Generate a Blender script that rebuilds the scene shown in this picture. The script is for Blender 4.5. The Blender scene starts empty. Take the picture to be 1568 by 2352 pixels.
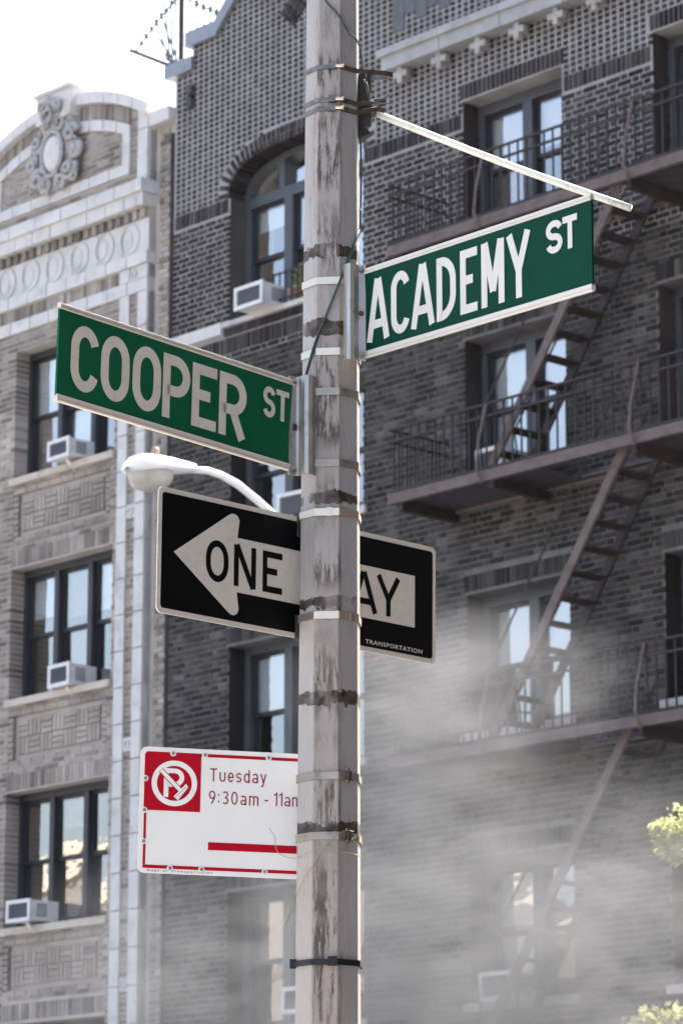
import bpy, math, random
import numpy as np
from mathutils import Matrix, Vector
random.seed(7); rng = np.random.default_rng(11)

# ------------------------------------------------------------------ camera, sky, sun, exposure
F, YH, CX, CY = 7600.0, 1830.0, 784.0, 1176.0        # pixels of a 1568 x 2352 view of the photograph
PITCH = math.atan(YH / F)
CAM = np.array([0, 0, 1.6])
scene = bpy.context.scene
col = scene.collection
cd = bpy.data.cameras.new('camera'); cam = bpy.data.objects.new('camera', cd); col.objects.link(cam)
cam.location = CAM; cam.rotation_euler = (math.pi / 2 + PITCH, 0, 0)
cd.sensor_fit = 'VERTICAL'; cd.sensor_height = 36; cd.sensor_width = 24; cd.lens = F / 2352 * 36
cd.clip_start = 0.1; cd.clip_end = 4000
cd.dof.use_dof = True; cd.dof.focus_distance = 8.05; cd.dof.aperture_fstop = 12.5
scene.camera = cam
SUN_AZ, SUN_EL = math.radians(38), math.radians(57)   # azimuth clockwise from +Y (behind the houses, to the right)
w = bpy.data.worlds.new('World'); scene.world = w; w.use_nodes = True
nt = w.node_tree; bg = nt.nodes['Background']
sky = nt.nodes.new('ShaderNodeTexSky'); sky.sky_type = 'NISHITA'; sky.sun_disc = False
sky.sun_elevation = SUN_EL; sky.sun_rotation = SUN_AZ
sky.air_density = 1.0; sky.dust_density = 6.0; sky.ozone_density = 0.6
nt.links.new(sky.outputs[0], bg.inputs[0]); bg.inputs[1].default_value = 0.15
sd = bpy.data.lights.new('sun', 'SUN'); sd.energy = 5.0; sd.angle = math.radians(0.5); sd.color = (1, .95, .88)
sun = bpy.data.objects.new('sun', sd); col.objects.link(sun)
sv = Vector((math.sin(SUN_AZ) * math.cos(SUN_EL), math.cos(SUN_AZ) * math.cos(SUN_EL), math.sin(SUN_EL)))
sun.rotation_euler = sv.to_track_quat('Z', 'Y').to_euler()
scene.view_settings.view_transform = 'Standard'; scene.view_settings.look = 'None'
scene.view_settings.exposure = 2.05; scene.view_settings.gamma = 1.0
scene.render.engine = 'CYCLES'
scene.cycles.volume_step_rate = .45

# ------------------------------------------------------------------ pixel -> place
_c, _s = math.cos(PITCH), math.sin(PITCH)
RT = np.array([1., 0, 0]); FW = np.array([0, _c, _s]); UP = np.array([0, -_s, _c])
def ray(x, y): return FW + RT * (x - CX) / F - UP * (y - CY) / F
def proj(p):
    d = np.asarray(p, float) - CAM; z = d @ FW
    return CX + F * (d @ RT) / z, CY - F * (d @ UP) / z
def atY(x, y, Y): r = ray(x, y); return CAM + r * (Y - CAM[1]) / r[1]
AZ = math.atan(7280 / (F / _c))                       # street direction seen in the facades
DS = np.array([math.sin(AZ), -math.cos(AZ), 0]); DY = np.array([math.cos(AZ), math.sin(AZ), 0])
_r = ray(430, 600); _t = ((ray(430, 600) * 39.0) @ DY)
_r2 = ray(385, 1000); ORG = CAM + _r2 * _t / (_r2 @ DY); ORG[2] = 0
FM = Matrix(((DS[0], DY[0], 0, ORG[0]), (DS[1], DY[1], 0, ORG[1]), (0, 0, 1, 0), (0, 0, 0, 1)))   # facade frame
def fac(x, y, yy=0.0):
    r = ray(x, y); t = (((ORG - CAM) @ DY) + yy) / (r @ DY); p = CAM + r * t
    return (p - ORG) @ DS, p[2]
def f2w(s, y, z): return ORG + DS * s + DY * y + np.array([0, 0, z])
def w2f(p): d = np.asarray(p) - ORG; return np.array([d @ DS, d @ DY, d[2]])

# ------------------------------------------------------------------ mesh helpers
BOXF = np.array([[0, 3, 2, 1], [4, 5, 6, 7], [0, 1, 5, 4], [1, 2, 6, 5], [2, 3, 7, 6], [3, 0, 4, 7]])
class MB:
    def __init__(self): self.v = []; self.f = []
    def add(self, vs, fs):
        n = len(self.v); self.v += [tuple(map(float, p)) for p in vs]; self.f += [[n + i for i in f] for f in fs]; return self
    def box(self, x0, x1, y0, y1, z0, z1):
        return self.add([(x0, y0, z0), (x1, y0, z0), (x1, y1, z0), (x0, y1, z0), (x0, y0, z1), (x1, y0, z1), (x1, y1, z1), (x0, y1, z1)], BOXF.tolist())
    def obox(self, c, X, Y, Z):                       # half axes
        c, X, Y, Z = map(np.asarray, (c, X, Y, Z)); vs = []
        for sz in (-1, 1):
            for sx, sy in ((-1, -1), (1, -1), (1, 1), (-1, 1)): vs.append(c + X * sx + Y * sy + Z * sz)
        return self.add(vs, BOXF.tolist())
    def bar(self, a, b, w, h, up=(0, 0, 1)):          # rectangular bar, w across, h along up
        a, b = np.asarray(a, float), np.asarray(b, float); d = b - a; L = np.linalg.norm(d); d = d / L
        x = np.cross(d, up); n = np.linalg.norm(x); x = np.array([1., 0, 0]) if n < 1e-6 else x / n; u = np.cross(x, d)
        return self.obox((a + b) / 2, d * L / 2, x * w / 2, u * h / 2)
    def tube(self, pts, r, n=8, cap=True):
        pts = [np.asarray(p, float) for p in pts]; rs = r if hasattr(r, '__len__') else [r] * len(pts); vs = []; fs = []
        ref = np.array([.13, .31, .94]); px = None
        for i, p in enumerate(pts):
            d = pts[min(i + 1, len(pts) - 1)] - pts[max(i - 1, 0)]; d = d / (np.linalg.norm(d) + 1e-12)
            x = px if px is not None else np.cross(d, ref); x = x - d * (x @ d)
            if np.linalg.norm(x) < 1e-6: x = np.cross(d, [1, 0, 0])
            x = x / np.linalg.norm(x); px = x; y = np.cross(d, x)
            for k in range(n): a = 2 * math.pi * k / n; vs.append(p + (x * math.cos(a) + y * math.sin(a)) * rs[i])
        for i in range(len(pts) - 1):
            for k in range(n): k2 = (k + 1) % n; fs.append([i * n + k, i * n + k2, (i + 1) * n + k2, (i + 1) * n + k])
        if cap: fs.append(list(range(n))[::-1]); fs.append([(len(pts) - 1) * n + k for k in range(n)])
        return self.add(vs, fs)
    def prism(self, poly, y0, y1, axis='y'):          # poly in (x, z), extruded along y (or in (x, y) along z)
        n = len(poly)
        if axis == 'y': vs = [(p[0], y0, p[1]) for p in poly] + [(p[0], y1, p[1]) for p in poly]
        else: vs = [(p[0], p[1], y0) for p in poly] + [(p[0], p[1], y1) for p in poly]
        fs = [list(range(n)), list(range(2 * n - 1, n - 1, -1))] + [[i, i + n, (i + 1) % n + n, (i + 1) % n] for i in range(n)]
        return self.add(vs, fs)
    def ribbon(self, pts, t, y0, y1, close=False):    # flat stroke of width t in (x, z), mitred
        P = [np.asarray(p, float) for p in pts]; P = [p for i, p in enumerate(P) if i == 0 or np.linalg.norm(p - P[i - 1]) > 1e-6]; n = len(P); L = []; Rr = []
        for i in range(n):
            a = P[i - 1] if (i > 0 or close) else None; b = P[(i + 1) % n] if (i < n - 1 or close) else None
            d1 = (P[i] - a) / np.linalg.norm(P[i] - a) if a is not None else None
            d2 = (b - P[i]) / np.linalg.norm(b - P[i]) if b is not None else None
            if d1 is None: d1 = d2
            if d2 is None: d2 = d1
            n1 = np.array([-d1[1], d1[0]]); n2 = np.array([-d2[1], d2[0]]); m = n1 + n2; m = m / np.linalg.norm(m)
            k = min(t / 2 / max(m @ n1, .25), t * 1.5); L.append(P[i] + m * k); Rr.append(P[i] - m * k)
        vs = [(p[0], y, p[1]) for y in (y0, y1) for p in L + Rr]; fs = []
        for i in range(n if close else n - 1):
            j = (i + 1) % n
            fs += [[i, j, n + j, n + i][::-1], [2 * n + i, 2 * n + j, 3 * n + j, 3 * n + i], [i, 2 * n + i, 2 * n + j, j][::-1], [n + i, n + j, 3 * n + j, 3 * n + i]]
        if not close: fs += [[0, n, 3 * n, 2 * n], [n - 1, 3 * n - 1, 4 * n - 1, 2 * n - 1]]
        return self.add(vs, fs)
    def lathe(self, prof, c, n=16, sx=1, sy=1, half=False):   # profile (r, z) about z through c
        vs = []; fs = []
        for r, z in prof:
            for k in range(n): a = 2 * math.pi * k / n; vs.append((c[0] + r * math.cos(a) * sx, c[1] + r * math.sin(a) * sy, c[2] + z))
        for i in range(len(prof) - 1):
            for k in range(n): k2 = (k + 1) % n; fs.append([i * n + k, i * n + k2, (i + 1) * n + k2, (i + 1) * n + k])
        return self.add(vs, fs)
    def xf(self, fn): self.v = [tuple(map(float, fn(p))) for p in self.v]; return self
    def boxes(self, A):                               # array of boxes n x 6 (x0 x1 y0 y1 z0 z1)
        for a in A: self.box(*a)
        return self
    def mesh(self, name, m, smooth=False):
        me = bpy.data.meshes.new(name); me.from_pydata(self.v, [], self.f); me.materials.append(m)
        if smooth: me.polygons.foreach_set('use_smooth', [True] * len(me.polygons))
        me.update(); return me
    def build(self, name, m, parent=None, smooth=False):
        return link(name, self.mesh(name, m, smooth), parent)
def link(name, me, parent=None, loc=None):
    o = bpy.data.objects.new(name, me); col.objects.link(o)
    if parent is not None: o.parent = parent
    if loc is not None: o.location = loc
    return o
def tag(o, label, cat, group=None):
    o['label'] = label; o['category'] = cat
    if group: o['group'] = group
    return o
def thing(name, label, cat, M, group=None):
    o = bpy.data.objects.new(name, None); col.objects.link(o); o.empty_display_size = .2; o.matrix_world = M
    return tag(o, label, cat, group)
def at(s, y, z): return FM @ Matrix.Translation((s, y, z))
def structure(o): o['kind'] = 'structure'; return o

# ------------------------------------------------------------------ materials
def srgb(r, g, b):
    f = lambda c: (c / 255 / 12.92) if c / 255 <= .04045 else ((c / 255 + .055) / 1.055) ** 2.4
    return (f(r), f(g), f(b))
class NT:
    def __init__(self, name):
        self.m = bpy.data.materials.new(name); self.m.use_nodes = True; self.t = self.m.node_tree; self.b = self.t.nodes['Principled BSDF']
        self.tc = self.n('ShaderNodeTexCoord')
    def n(self, k, **kw):
        x = self.t.nodes.new(k)
        for a, v in kw.items(): setattr(x, a, v)
        return x
    def l(self, a, b): self.t.links.new(a, b)
    def val(self, sock, v):
        if hasattr(v, 'is_output'): self.l(v, sock)
        else: sock.default_value = v
    def noise(self, scale, detail=4, rough=.55, co=None, dist=0):
        x = self.n('ShaderNodeTexNoise'); x.inputs['Scale'].default_value = scale; x.inputs['Detail'].default_value = detail
        x.inputs['Roughness'].default_value = rough; x.inputs['Distortion'].default_value = dist
        self.l(co if co is not None else self.tc.outputs['Object'], x.inputs['Vector']); return x.outputs[0]
    def mapping(self, sc=(1, 1, 1), rot=(0, 0, 0), co=None):
        x = self.n('ShaderNodeMapping'); x.inputs['Scale'].default_value = sc; x.inputs['Rotation'].default_value = rot
        self.l(co if co is not None else self.tc.outputs['Object'], x.inputs['Vector']); return x.outputs[0]
    def ramp(self, v, a, b, c0=0., c1=1.):
        x = self.n('ShaderNodeMapRange'); x.clamp = True
        x.inputs[1].default_value = a; x.inputs[2].default_value = b; x.inputs[3].default_value = c0; x.inputs[4].default_value = c1
        self.l(v, x.inputs[0]); return x.outputs[0]
    def math(self, op, a, b=0.):
        x = self.n('ShaderNodeMath', operation=op); self.val(x.inputs[0], a); self.val(x.inputs[1], b); return x.outputs[0]
    def mix(self, f, a, b, blend='MIX'):
        x = self.n('ShaderNodeMix', data_type='RGBA', blend_type=blend); self.val(x.inputs[0], f)
        for s, v in ((6, a), (7, b)):
            if hasattr(v, 'is_output'): self.l(v, x.inputs[s])
            else: x.inputs[s].default_value = (*v[:3], 1)
        return x.outputs[2]
    def color(self, c):
        if hasattr(c, 'is_output'): self.l(c, self.b.inputs['Base Color'])
        else: self.b.inputs['Base Color'].default_value = (*c, 1)
    def bump(self, h, strength=.3, dist=.01):
        x = self.n('ShaderNodeBump'); x.inputs['Strength'].default_value = strength; x.inputs['Distance'].default_value = dist
        self.l(h, x.inputs['Height']); self.l(x.outputs[0], self.b.inputs['Normal'])
    def set(self, rough=.8, metal=0., spec=.5):
        self.val(self.b.inputs['Roughness'], rough); self.val(self.b.inputs['Metallic'], metal); self.b.inputs['Specular IOR Level'].default_value = spec
def simple(name, c, rough=.8, metal=0., var=.25, scale=6, spec=.4, bump=0., grime=None, gs=3., gf=.75):
    t = NT(name); n = t.noise(scale, 5); c = np.array(c)
    k = t.mix(t.ramp(n, .3, .7), tuple(c * (1 - var)), tuple(np.minimum(c * (1 + var), .95)))
    if grime is not None: k = t.mix(t.ramp(t.noise(gs, 8, .65), .52, .72, 0, gf), k, grime)
    t.color(k); t.set(rough, metal, spec)
    if bump: t.bump(t.noise(scale * 8, 4), bump, .01)
    return t.m
def brick_mat(name, cols, rough=.9):
    t = NT(name); g = t.n('ShaderNodeNewGeometry'); oi = t.n('ShaderNodeObjectInfo')
    r = t.math('FRACT', t.math('ADD', g.outputs['Random Per Island'], oi.outputs['Random']))
    cr = t.n('ShaderNodeValToRGB'); t.l(r, cr.inputs[0]); e = cr.color_ramp
    while len(e.elements) < len(cols): e.elements.new(.5)
    for i, c in enumerate(cols): e.elements[i].position = i / (len(cols) - 1); e.elements[i].color = (*c, 1)
    k = t.mix(t.ramp(t.noise(40, 4, co=g.outputs['Position']), .3, .7, .75, 1.2), (0, 0, 0), cr.outputs[0])
    big = t.math('MULTIPLY', t.ramp(t.noise(.9, 5, .65, co=g.outputs['Position']), .35, .7, .66, 1.22), t.ramp(t.noise(1., 6, .65, t.mapping((2.2, 2.2, .35), co=g.outputs['Position'])), .35, .7, .78, 1.12))
    x = t.n('ShaderNodeVectorMath', operation='SCALE'); t.l(k, x.inputs[0]); t.l(big, x.inputs[3])
    t.color(x.outputs[0]); t.set(rough, 0, .25); t.bump(t.noise(90, 3, co=g.outputs['Position']), .5, .006); return t.m
M = {}
M['brickR'] = brick_mat('dark_brick', [srgb(36, 35, 36), srgb(50, 48, 48), srgb(68, 65, 64), srgb(44, 42, 43), srgb(82, 78, 76), srgb(58, 53, 52)])
M['brickL'] = brick_mat('tan_brick', [srgb(144, 137, 130), srgb(164, 157, 149), srgb(176, 169, 161), srgb(154, 147, 139), srgb(118, 110, 103), srgb(170, 161, 151)])
M['mortarR'] = simple('pale_mortar', srgb(146, 145, 145), .95, var=.18, scale=3, spec=.1, grime=srgb(112, 109, 109), gs=1.3)
M['brickR2'] = brick_mat('mottled_dark_brick', [srgb(40, 39, 39), srgb(54, 52, 51), srgb(72, 69, 67), srgb(46, 44, 44), srgb(86, 82, 80), srgb(62, 57, 55), srgb(100, 96, 93)])
M['mortarR2'] = simple('sooty_mortar', srgb(104, 103, 102), .95, var=.25, scale=3, spec=.1, grime=srgb(84, 80, 80), gs=1.3)
M['brickL2'] = brick_mat('panel_brick', [srgb(152, 144, 136), srgb(162, 154, 145), srgb(168, 160, 151)])
M['terraOld'] = simple('sooty_terracotta', srgb(158, 157, 156), .7, var=.15, scale=6, spec=.25, bump=.3, grime=srgb(88, 85, 82), gs=9)
M['mortarL'] = simple('tan_mortar', srgb(168, 162, 156), .95, var=.15, scale=3, spec=.1)
M['terra'] = simple('white_terracotta', srgb(191, 190, 188), .6, var=.1, scale=2.2, spec=.3, bump=.12, grime=srgb(142, 140, 137), gs=3.5)
M['terraG'] = simple('grey_terracotta', srgb(152, 153, 154), .65, var=.1, scale=3, spec=.3, bump=.1, grime=srgb(128, 126, 124), gs=5)
M['sill'] = simple('sandstone_sill', srgb(182, 174, 162), .85, var=.12, scale=4, grime=srgb(126, 118, 108))
M['sillR'] = simple('grey_stone_sill', srgb(176, 174, 172), .85, var=.15, scale=4, grime=srgb(120, 116, 112))
M['frame'] = simple('slate_paint', srgb(72, 75, 79), .5, var=.1, scale=5)
M['frameL'] = simple('charcoal_paint', srgb(54, 55, 58), .5, var=.1, scale=5)
M['sash'] = simple('dark_sash', srgb(38, 40, 44), .45, var=.1, scale=5)
M['coping'] = simple('grey_sheet_metal', srgb(132, 138, 146), .5, .2, var=.1, scale=3, grime=srgb(100, 104, 110))
M['iron'] = simple('brown_iron_paint', srgb(56, 50, 49), .7, .05, var=.3, scale=9, grime=srgb(34, 30, 29), gs=7)
M['ironL'] = simple('primer_iron_paint', srgb(98, 88, 85), .7, .05, var=.2, scale=7, grime=srgb(84, 62, 54), gs=9)
M['acw'] = simple('white_enamel', srgb(205, 206, 206), .4, var=.06, scale=5, grime=srgb(150, 148, 142))
M['acg'] = simple('grey_fins', srgb(98, 100, 105), .6, var=.2, scale=40)
M['ornament'] = simple('slate_tile', srgb(84, 88, 90), .6, var=.2, scale=9)
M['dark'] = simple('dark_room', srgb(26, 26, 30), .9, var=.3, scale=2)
M['blind'] = simple('white_shade', srgb(214, 216, 220), .8, var=.04, scale=3)
M['curtain'] = simple('pale_curtain', srgb(150, 140, 136), .9, var=.15, scale=9)
M['lampw'] = simple('white_lamp_paint', srgb(222, 224, 226), .35, .0, var=.05, scale=6)
M['lens'] = simple('clouded_lens', srgb(165, 165, 160), .25, var=.12, scale=9)
M['photo'] = simple('amber_photocell', srgb(150, 122, 106), .5)
M['wire'] = simple('galvanised_wire', srgb(120, 124, 126), .5, .6, var=.1)
M['paleRod'] = simple('pale_rod', srgb(84, 88, 90), .7, .1, var=.05)
M['green'] = simple('green_sheeting', srgb(0, 84, 54), .45, var=.08, scale=7, spec=.15, grime=srgb(30, 92, 68), gs=18, gf=.35, bump=.05)
M['greenA'] = simple('deep_green_sheeting', srgb(0, 54, 38), .45, var=.08, scale=7, spec=.08, grime=srgb(8, 62, 46), gs=14, gf=.3, bump=.05)
M['reflW'] = simple('dulled_white_sheeting', srgb(206, 198, 184), .5, var=.05, scale=14, spec=.2, grime=srgb(172, 164, 150), gs=60, gf=.4)
M['reflA'] = simple('clean_white_sheeting', srgb(198, 195, 188), .5, var=.03, scale=9, spec=.15)
M['black'] = simple('black_sheeting', srgb(14, 15, 15), .4, var=.2, scale=9, spec=.08)
M['parkw'] = simple('sign_white', srgb(222, 220, 214), .5, var=.02, scale=9)
M['red'] = simple('sign_red', srgb(166, 6, 30), .45, spec=.15, var=.05, scale=9)
M['redT'] = simple('sign_dark_red', srgb(132, 16, 34), .5, var=.03)
M['alu'] = simple('aluminium', srgb(176, 172, 166), .42, .75, var=.12, scale=9, grime=srgb(112, 104, 94), gs=14)
M['steel'] = simple('stainless_band', srgb(212, 196, 176), .32, .85, var=.08, scale=12)  # warm tint in the base colour stands in for reflected sunlit walls
M['dullsteel'] = simple('dull_band', srgb(156, 148, 136), .45, .7, var=.15, scale=12, grime=srgb(80, 70, 60), gs=20)
M['clamp'] = simple('hose_clamp_steel', srgb(120, 112, 102), .32, .85, var=.4, scale=40)
M['blackp'] = simple('black_nylon', srgb(22, 22, 23), .45, var=.1)
M['cable'] = simple('green_cable', srgb(46, 66, 58), .6, var=.3, scale=50)
M['string'] = simple('tan_twine', srgb(150, 140, 104), .6, var=.2, scale=60)
M['angle'] = simple('rusty_angle_iron', srgb(58, 54, 52), .7, .3, var=.3, scale=20, grime=srgb(92, 66, 50), gs=30)
M['rod'] = simple('cream_rod', srgb(222, 218, 204), .45, var=.06, scale=30, grime=srgb(168, 158, 138), gs=40)
M['rivet'] = simple('rivet_metal', srgb(150, 152, 154), .4, .8)
M['asphalt'] = simple('asphalt', (.05, .05, .052), .9, var=.2, scale=40)
M['concrete'] = simple('pavement_concrete', (.34, .33, .32), .9, var=.12, scale=8)
M['ground'] = simple('ground_earth', (.22, .21, .2), .95, var=.2, scale=.4)
M['oppb'] = simple('grey_brick', srgb(112, 108, 106), .9, var=.15, scale=3)
M['brickW'] = simple('brown_brick', srgb(92, 76, 68), .9, var=.2, scale=3)
M['bark'] = simple('bark', srgb(86, 74, 62), .9, var=.3, scale=20)
def leaf_mat():
    t = NT('leaf'); g = t.n('ShaderNodeNewGeometry')
    k = t.mix(g.outputs['Random Per Island'], srgb(146, 154, 98), srgb(184, 186, 134)); t.color(k); t.set(.5, 0, .3)
    tr = t.n('ShaderNodeBsdfTranslucent'); t.l(k, tr.inputs[0]); mx = t.n('ShaderNodeMixShader'); mx.inputs[0].default_value = .6
    t.l(t.b.outputs[0], mx.inputs[1]); t.l(tr.outputs[0], mx.inputs[2]); t.l(mx.outputs[0], t.t.nodes['Material Output'].inputs[0]); return t.m
M['leaf'] = leaf_mat()
def glass_mat():
    t = NT('window_glass'); gl = t.n('ShaderNodeBsdfGlossy'); gl.inputs['Roughness'].default_value = .03; gl.inputs[0].default_value = (1, .975, .93, 1)
    tr = t.n('ShaderNodeBsdfTransparent'); tr.inputs[0].default_value = (.84, .87, .88, 1); mx = t.n('ShaderNodeMixShader')
    lw = t.n('ShaderNodeLayerWeight'); lw.inputs[0].default_value = .35; t.l(t.ramp(lw.outputs['Facing'], 0, 1, .22, .85), mx.inputs[0])
    b = t.n('ShaderNodeBump'); b.inputs['Strength'].default_value = .12; b.inputs['Distance'].default_value = .02; t.l(t.noise(2.8, 2), b.inputs['Height']); t.l(b.outputs[0], gl.inputs['Normal'])
    t.l(tr.outputs[0], mx.inputs[1]); t.l(gl.outputs[0], mx.inputs[2]); t.l(mx.outputs[0], t.t.nodes['Material Output'].inputs[0]); return t.m
M['glass'] = glass_mat()

# ------------------------------------------------------------------ ground, road, pavements
def fbox(name, s0, s1, y0, y1, z0, z1, m, parent=None):
    mb = MB().box(s0, s1, y0, y1, z0, z1); mb.xf(lambda p: f2w(*p)) if parent is None else None
    return mb.build(name, m, parent)
g = MB().add([(-2500, -2500, 0), (2500, -2500, 0), (2500, 2500, 0), (-2500, 2500, 0)], [[0, 1, 2, 3]])
structure(g.build('ground', M['ground']))
rd = MB().add([(-220, -17.6, .004), (220, -17.6, .004), (220, -7.0, .004), (-220, -7.0, .004)], [[0, 1, 2, 3]]).xf(lambda p: f2w(*p))
structure(rd.build('road', M['asphalt']))
structure(fbox('pavement', -220, 220, -6.85, 1.0, -.2, .13, M['concrete']))
structure(fbox('kerb', -220, 220, -7.0, -6.851, -.2, .14, M['sillR']))
structure(fbox('pavement', -220, 220, -29.9, -17.75, -.2, .13, M['concrete']))
structure(fbox('kerb', -220, 220, -17.749, -17.6, -.2, .14, M['sillR']))

# ------------------------------------------------------------------ brickwork
CO = .0676
def sub(iv, a, b):
    out = []
    for x0, x1 in iv:
        if b <= x0 or a >= x1: out.append((x0, x1))
        else:
            if a > x0: out.append((x0, a))
            if b < x1: out.append((b, x1))
    return out
def lay(iv, z, bond, k, J=.0155, V=None):
    """bricks of one course inside the intervals: list of (s0, s1, z0, z1, end flags)"""
    out = []; za, zb = z + J / 2, z + CO - J / 2; V = J if V is None else V
    for a, b in iv:
        if b - a < .03: continue
        xs = []
        if bond == 'stack':
            p = .0985; x = math.floor(a / p) * p
            while x < b: xs.append((x, x + p)); x += p
        elif bond == 'flemish':
            p = .318; off = (k % 2) * p / 2; x = math.floor((a - off) / p) * p + off
            while x < b: xs += [(x, x + .213), (x + .213, x + p)]; x += p
        else:
            p = .215; off = (k % 2) * p / 2; x = math.floor((a - off) / p) * p + off
            while x < b: xs.append((x, x + p)); x += p
        for x0, x1 in xs:
            c0, c1 = max(x0 + V / 2, a), min(x1 - V / 2, b)
            if c1 - c0 > .02: out.append((c0, c1, za, zb, c0 <= a + 1e-6, c1 >= b - 1e-6))
    return out
def soldiers(s0, s1, z0, z1, J=.013):
    n = max(1, round((s1 - s0) / CO)); p = (s1 - s0) / n
    return [(s0 + i * p + J / 2, s0 + (i + 1) * p - J / 2, z0 + J / 2, z1 - J / 2, False, False) for i in range(n)]
SCREEN = [(100, 690, 740, 1100), (360, 1115, 1000, 1530), (315, 1710, 760, 2030), (820, 430, 1370, 840), (670, 0, 840, 2352)]
def brick_parts(parent, bricks, m, plane=0., depth=.1, name='brick', nmax=300):
    """the bricks that show largest become parts of their own, the rest one part"""
    rec = []
    for i, (a, b, c, d, e0, e1) in enumerate(bricks):
        pr = proj(f2w((a + b) / 2, plane, (c + d) / 2)); vis = 4 < pr[0] < 1564 and 4 < pr[1] < 2348
        if vis and any(x0 < pr[0] < x1 and y0 < pr[1] < y1 for x0, y0, x1, y1 in SCREEN): vis = False
        dist = np.linalg.norm(f2w((a + b) / 2, plane, (c + d) / 2) - CAM)
        rec.append(((b - a) * (d - c) / dist ** 2 if vis and not (e0 or e1) else 0., i))
    rec.sort(reverse=True); pick = {i for w_, i in rec[:nmax] if w_ > 0}
    cache = {}; mb = MB()
    for i, (a, b, c, d, e0, e1) in enumerate(bricks):
        pr_ = -.007 + random.uniform(-.002, .002)
        if i in pick:
            key = (round(b - a, 3), round(d - c, 3))
            if key not in cache: cache[key] = MB().box(-key[0] / 2, key[0] / 2, -.007, depth, -key[1] / 2, key[1] / 2).mesh(name, m)
            link(name, cache[key], parent, ((a + b) / 2, plane + random.uniform(-.002, .002), (c + d) / 2))
        else:
            jz, jx = random.uniform(-.0022, .0022), random.uniform(-.003, .003); a, b, c, d = a + (0 if e0 else jx), b + (0 if e1 else jx), c + jz, d + jz + random.uniform(-.0015, .0015)
            mb.box(a - (.003 if e0 else 0), b + (.003 if e1 else 0), plane + pr_, plane + (.3 if e0 or e1 else depth), c, d)
    o = mb.build('brickwork', m, parent); o['kind'] = 'stuff'; return o

# ------------------------------------------------------------------ windows, air conditioners
def window(parent, s0, s1, z0, z1, y, ncol, fm, head=.08, blinds=(), split=.5, mull=.11, jamb=.07, topz=None, arch=None, sashm=None):
    """frame with mullions, each sash and each pane a sub-part; blinds: {(col, row): (kind, drop)}"""
    sashm = sashm or M['sash']
    f = MB(); zt = topz if topz is not None else z1
    f.box(s0, s0 + jamb, y, y + .12, z0, z1 if arch is None else zt); f.box(s1 - jamb, s1, y, y + .12, z0, z1 if arch is None else zt)
    f.box(s0 + jamb, s1 - jamb, y + .002, y + .12, zt - head, zt); f.box(s0 + jamb, s1 - jamb, y - .004, y + .12, z0, z0 + .06)
    W = (s1 - s0 - 2 * jamb - (ncol - 1) * mull) / ncol
    for i in range(1, ncol):
        x = s0 + jamb + i * W + (i - 1) * mull; f.box(x, x + mull, y - .012, y + .12, z0 + .06, zt - head)
    if arch is not None: arch(f)
    win = f.build('window', fm, parent)
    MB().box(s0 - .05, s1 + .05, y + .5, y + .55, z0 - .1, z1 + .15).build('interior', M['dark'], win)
    for i in range(ncol):
        a = s0 + jamb + i * (W + mull); b = a + W; za, zb = z0 + .06, zt - head; zm = za + (zb - za) * split
        for r, (c, d, yy) in enumerate(((za, zm + .02, y + .075), (zm - .02, zb, y + .045))):
            t = .045; sa = MB()
            sa.box(a, a + t, yy, yy + .035, c, d).box(b - t, b, yy, yy + .035, c, d).box(a + t, b - t, yy + .001, yy + .035, c, c + t).box(a + t, b - t, yy + .001, yy + .035, d - t, d)
            sa.build('sash', sashm, win)
            tx, tz = random.uniform(-.004, .004), random.uniform(-.004, .004); p = yy + .018
            MB().add([(a + t, p - tx - tz, c + t), (b - t, p + tx - tz, c + t), (b - t, p + tx + tz, d - t), (a + t, p - tx + tz, d - t)], [[0, 1, 2, 3]]).build('pane', M['glass'], win)
            bl = blinds.get((i, r)) if blinds else None
            if bl:
                kind, drop = bl; mm = M[kind]; n = 14; zz = d - t - (d - c - 2 * t) * drop
                if kind == 'blind': MB().box(a + .01, b - .01, yy + .07, yy + .075, zz, d - t).build('shade', mm, win)
                else:
                    vs = []
                    for q in range(n + 1):
                        x = a + (b - a) * q / n; yq = yy + .1 + .015 * math.sin(q * 2.3); vs += [(x, yq, zz), (x, yq, d - t)]
                    MB().add(vs, [[2 * q, 2 * q + 2, 2 * q + 3, 2 * q + 1] for q in range(n)]).build('curtain', mm, win)
    return win
def aircon(s0, s1, z0, z1, y0, y1, label, bracket=True, louvre=True):
    """y0 street side, y1 in the window"""
    w_, h_ = s1 - s0, z1 - z0; o = thing('air_conditioner', label, 'air conditioner', at(s0, y0, z0) @ Matrix.Rotation(math.radians(random.uniform(-1.8, 1.8)), 4, 'Y') @ Matrix.Rotation(math.radians(random.uniform(-3, 0)), 4, 'X'), 'window air conditioners')
    dp = y1 - y0
    b = MB().box(.012, w_ - .012, .03, dp, .012, h_ - .012); b.build('body', M['acw'], o)
    f = MB(); t = .045; f.box(0, w_, 0, .032, 0, t).box(0, w_, 0, .032, h_ - t, h_).box(0, t, .001, .032, t, h_ - t).box(w_ - t, w_, .001, .032, t, h_ - t); f.build('bezel', M['acw'], o)
    gmb = MB().box(t, w_ - t, .018, .029, t, h_ - t); gr = gmb.build('grille', M['acg'], o)
    fin = MB()
    for i in range(1, 14): x = t + (w_ - 2 * t) * i / 14; fin.box(x - .003, x + .003, .008, .0179, t, h_ - t)
    fin.build('fins', M['acg'], gr)
    if louvre:
        for i in range(5): z = h_ * (.25 + .12 * i); MB().box(w_ - .0125, w_ - .008, dp * .25, dp * .6, z, z + h_ * .05).build('louvre', M['sash'], o)
    if bracket: MB().bar((w_ * .62, .1, 0), (w_ * .62, dp * .72, -.2), .05, .03).build('support_leg', M['acw'], o)
    return o

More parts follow.
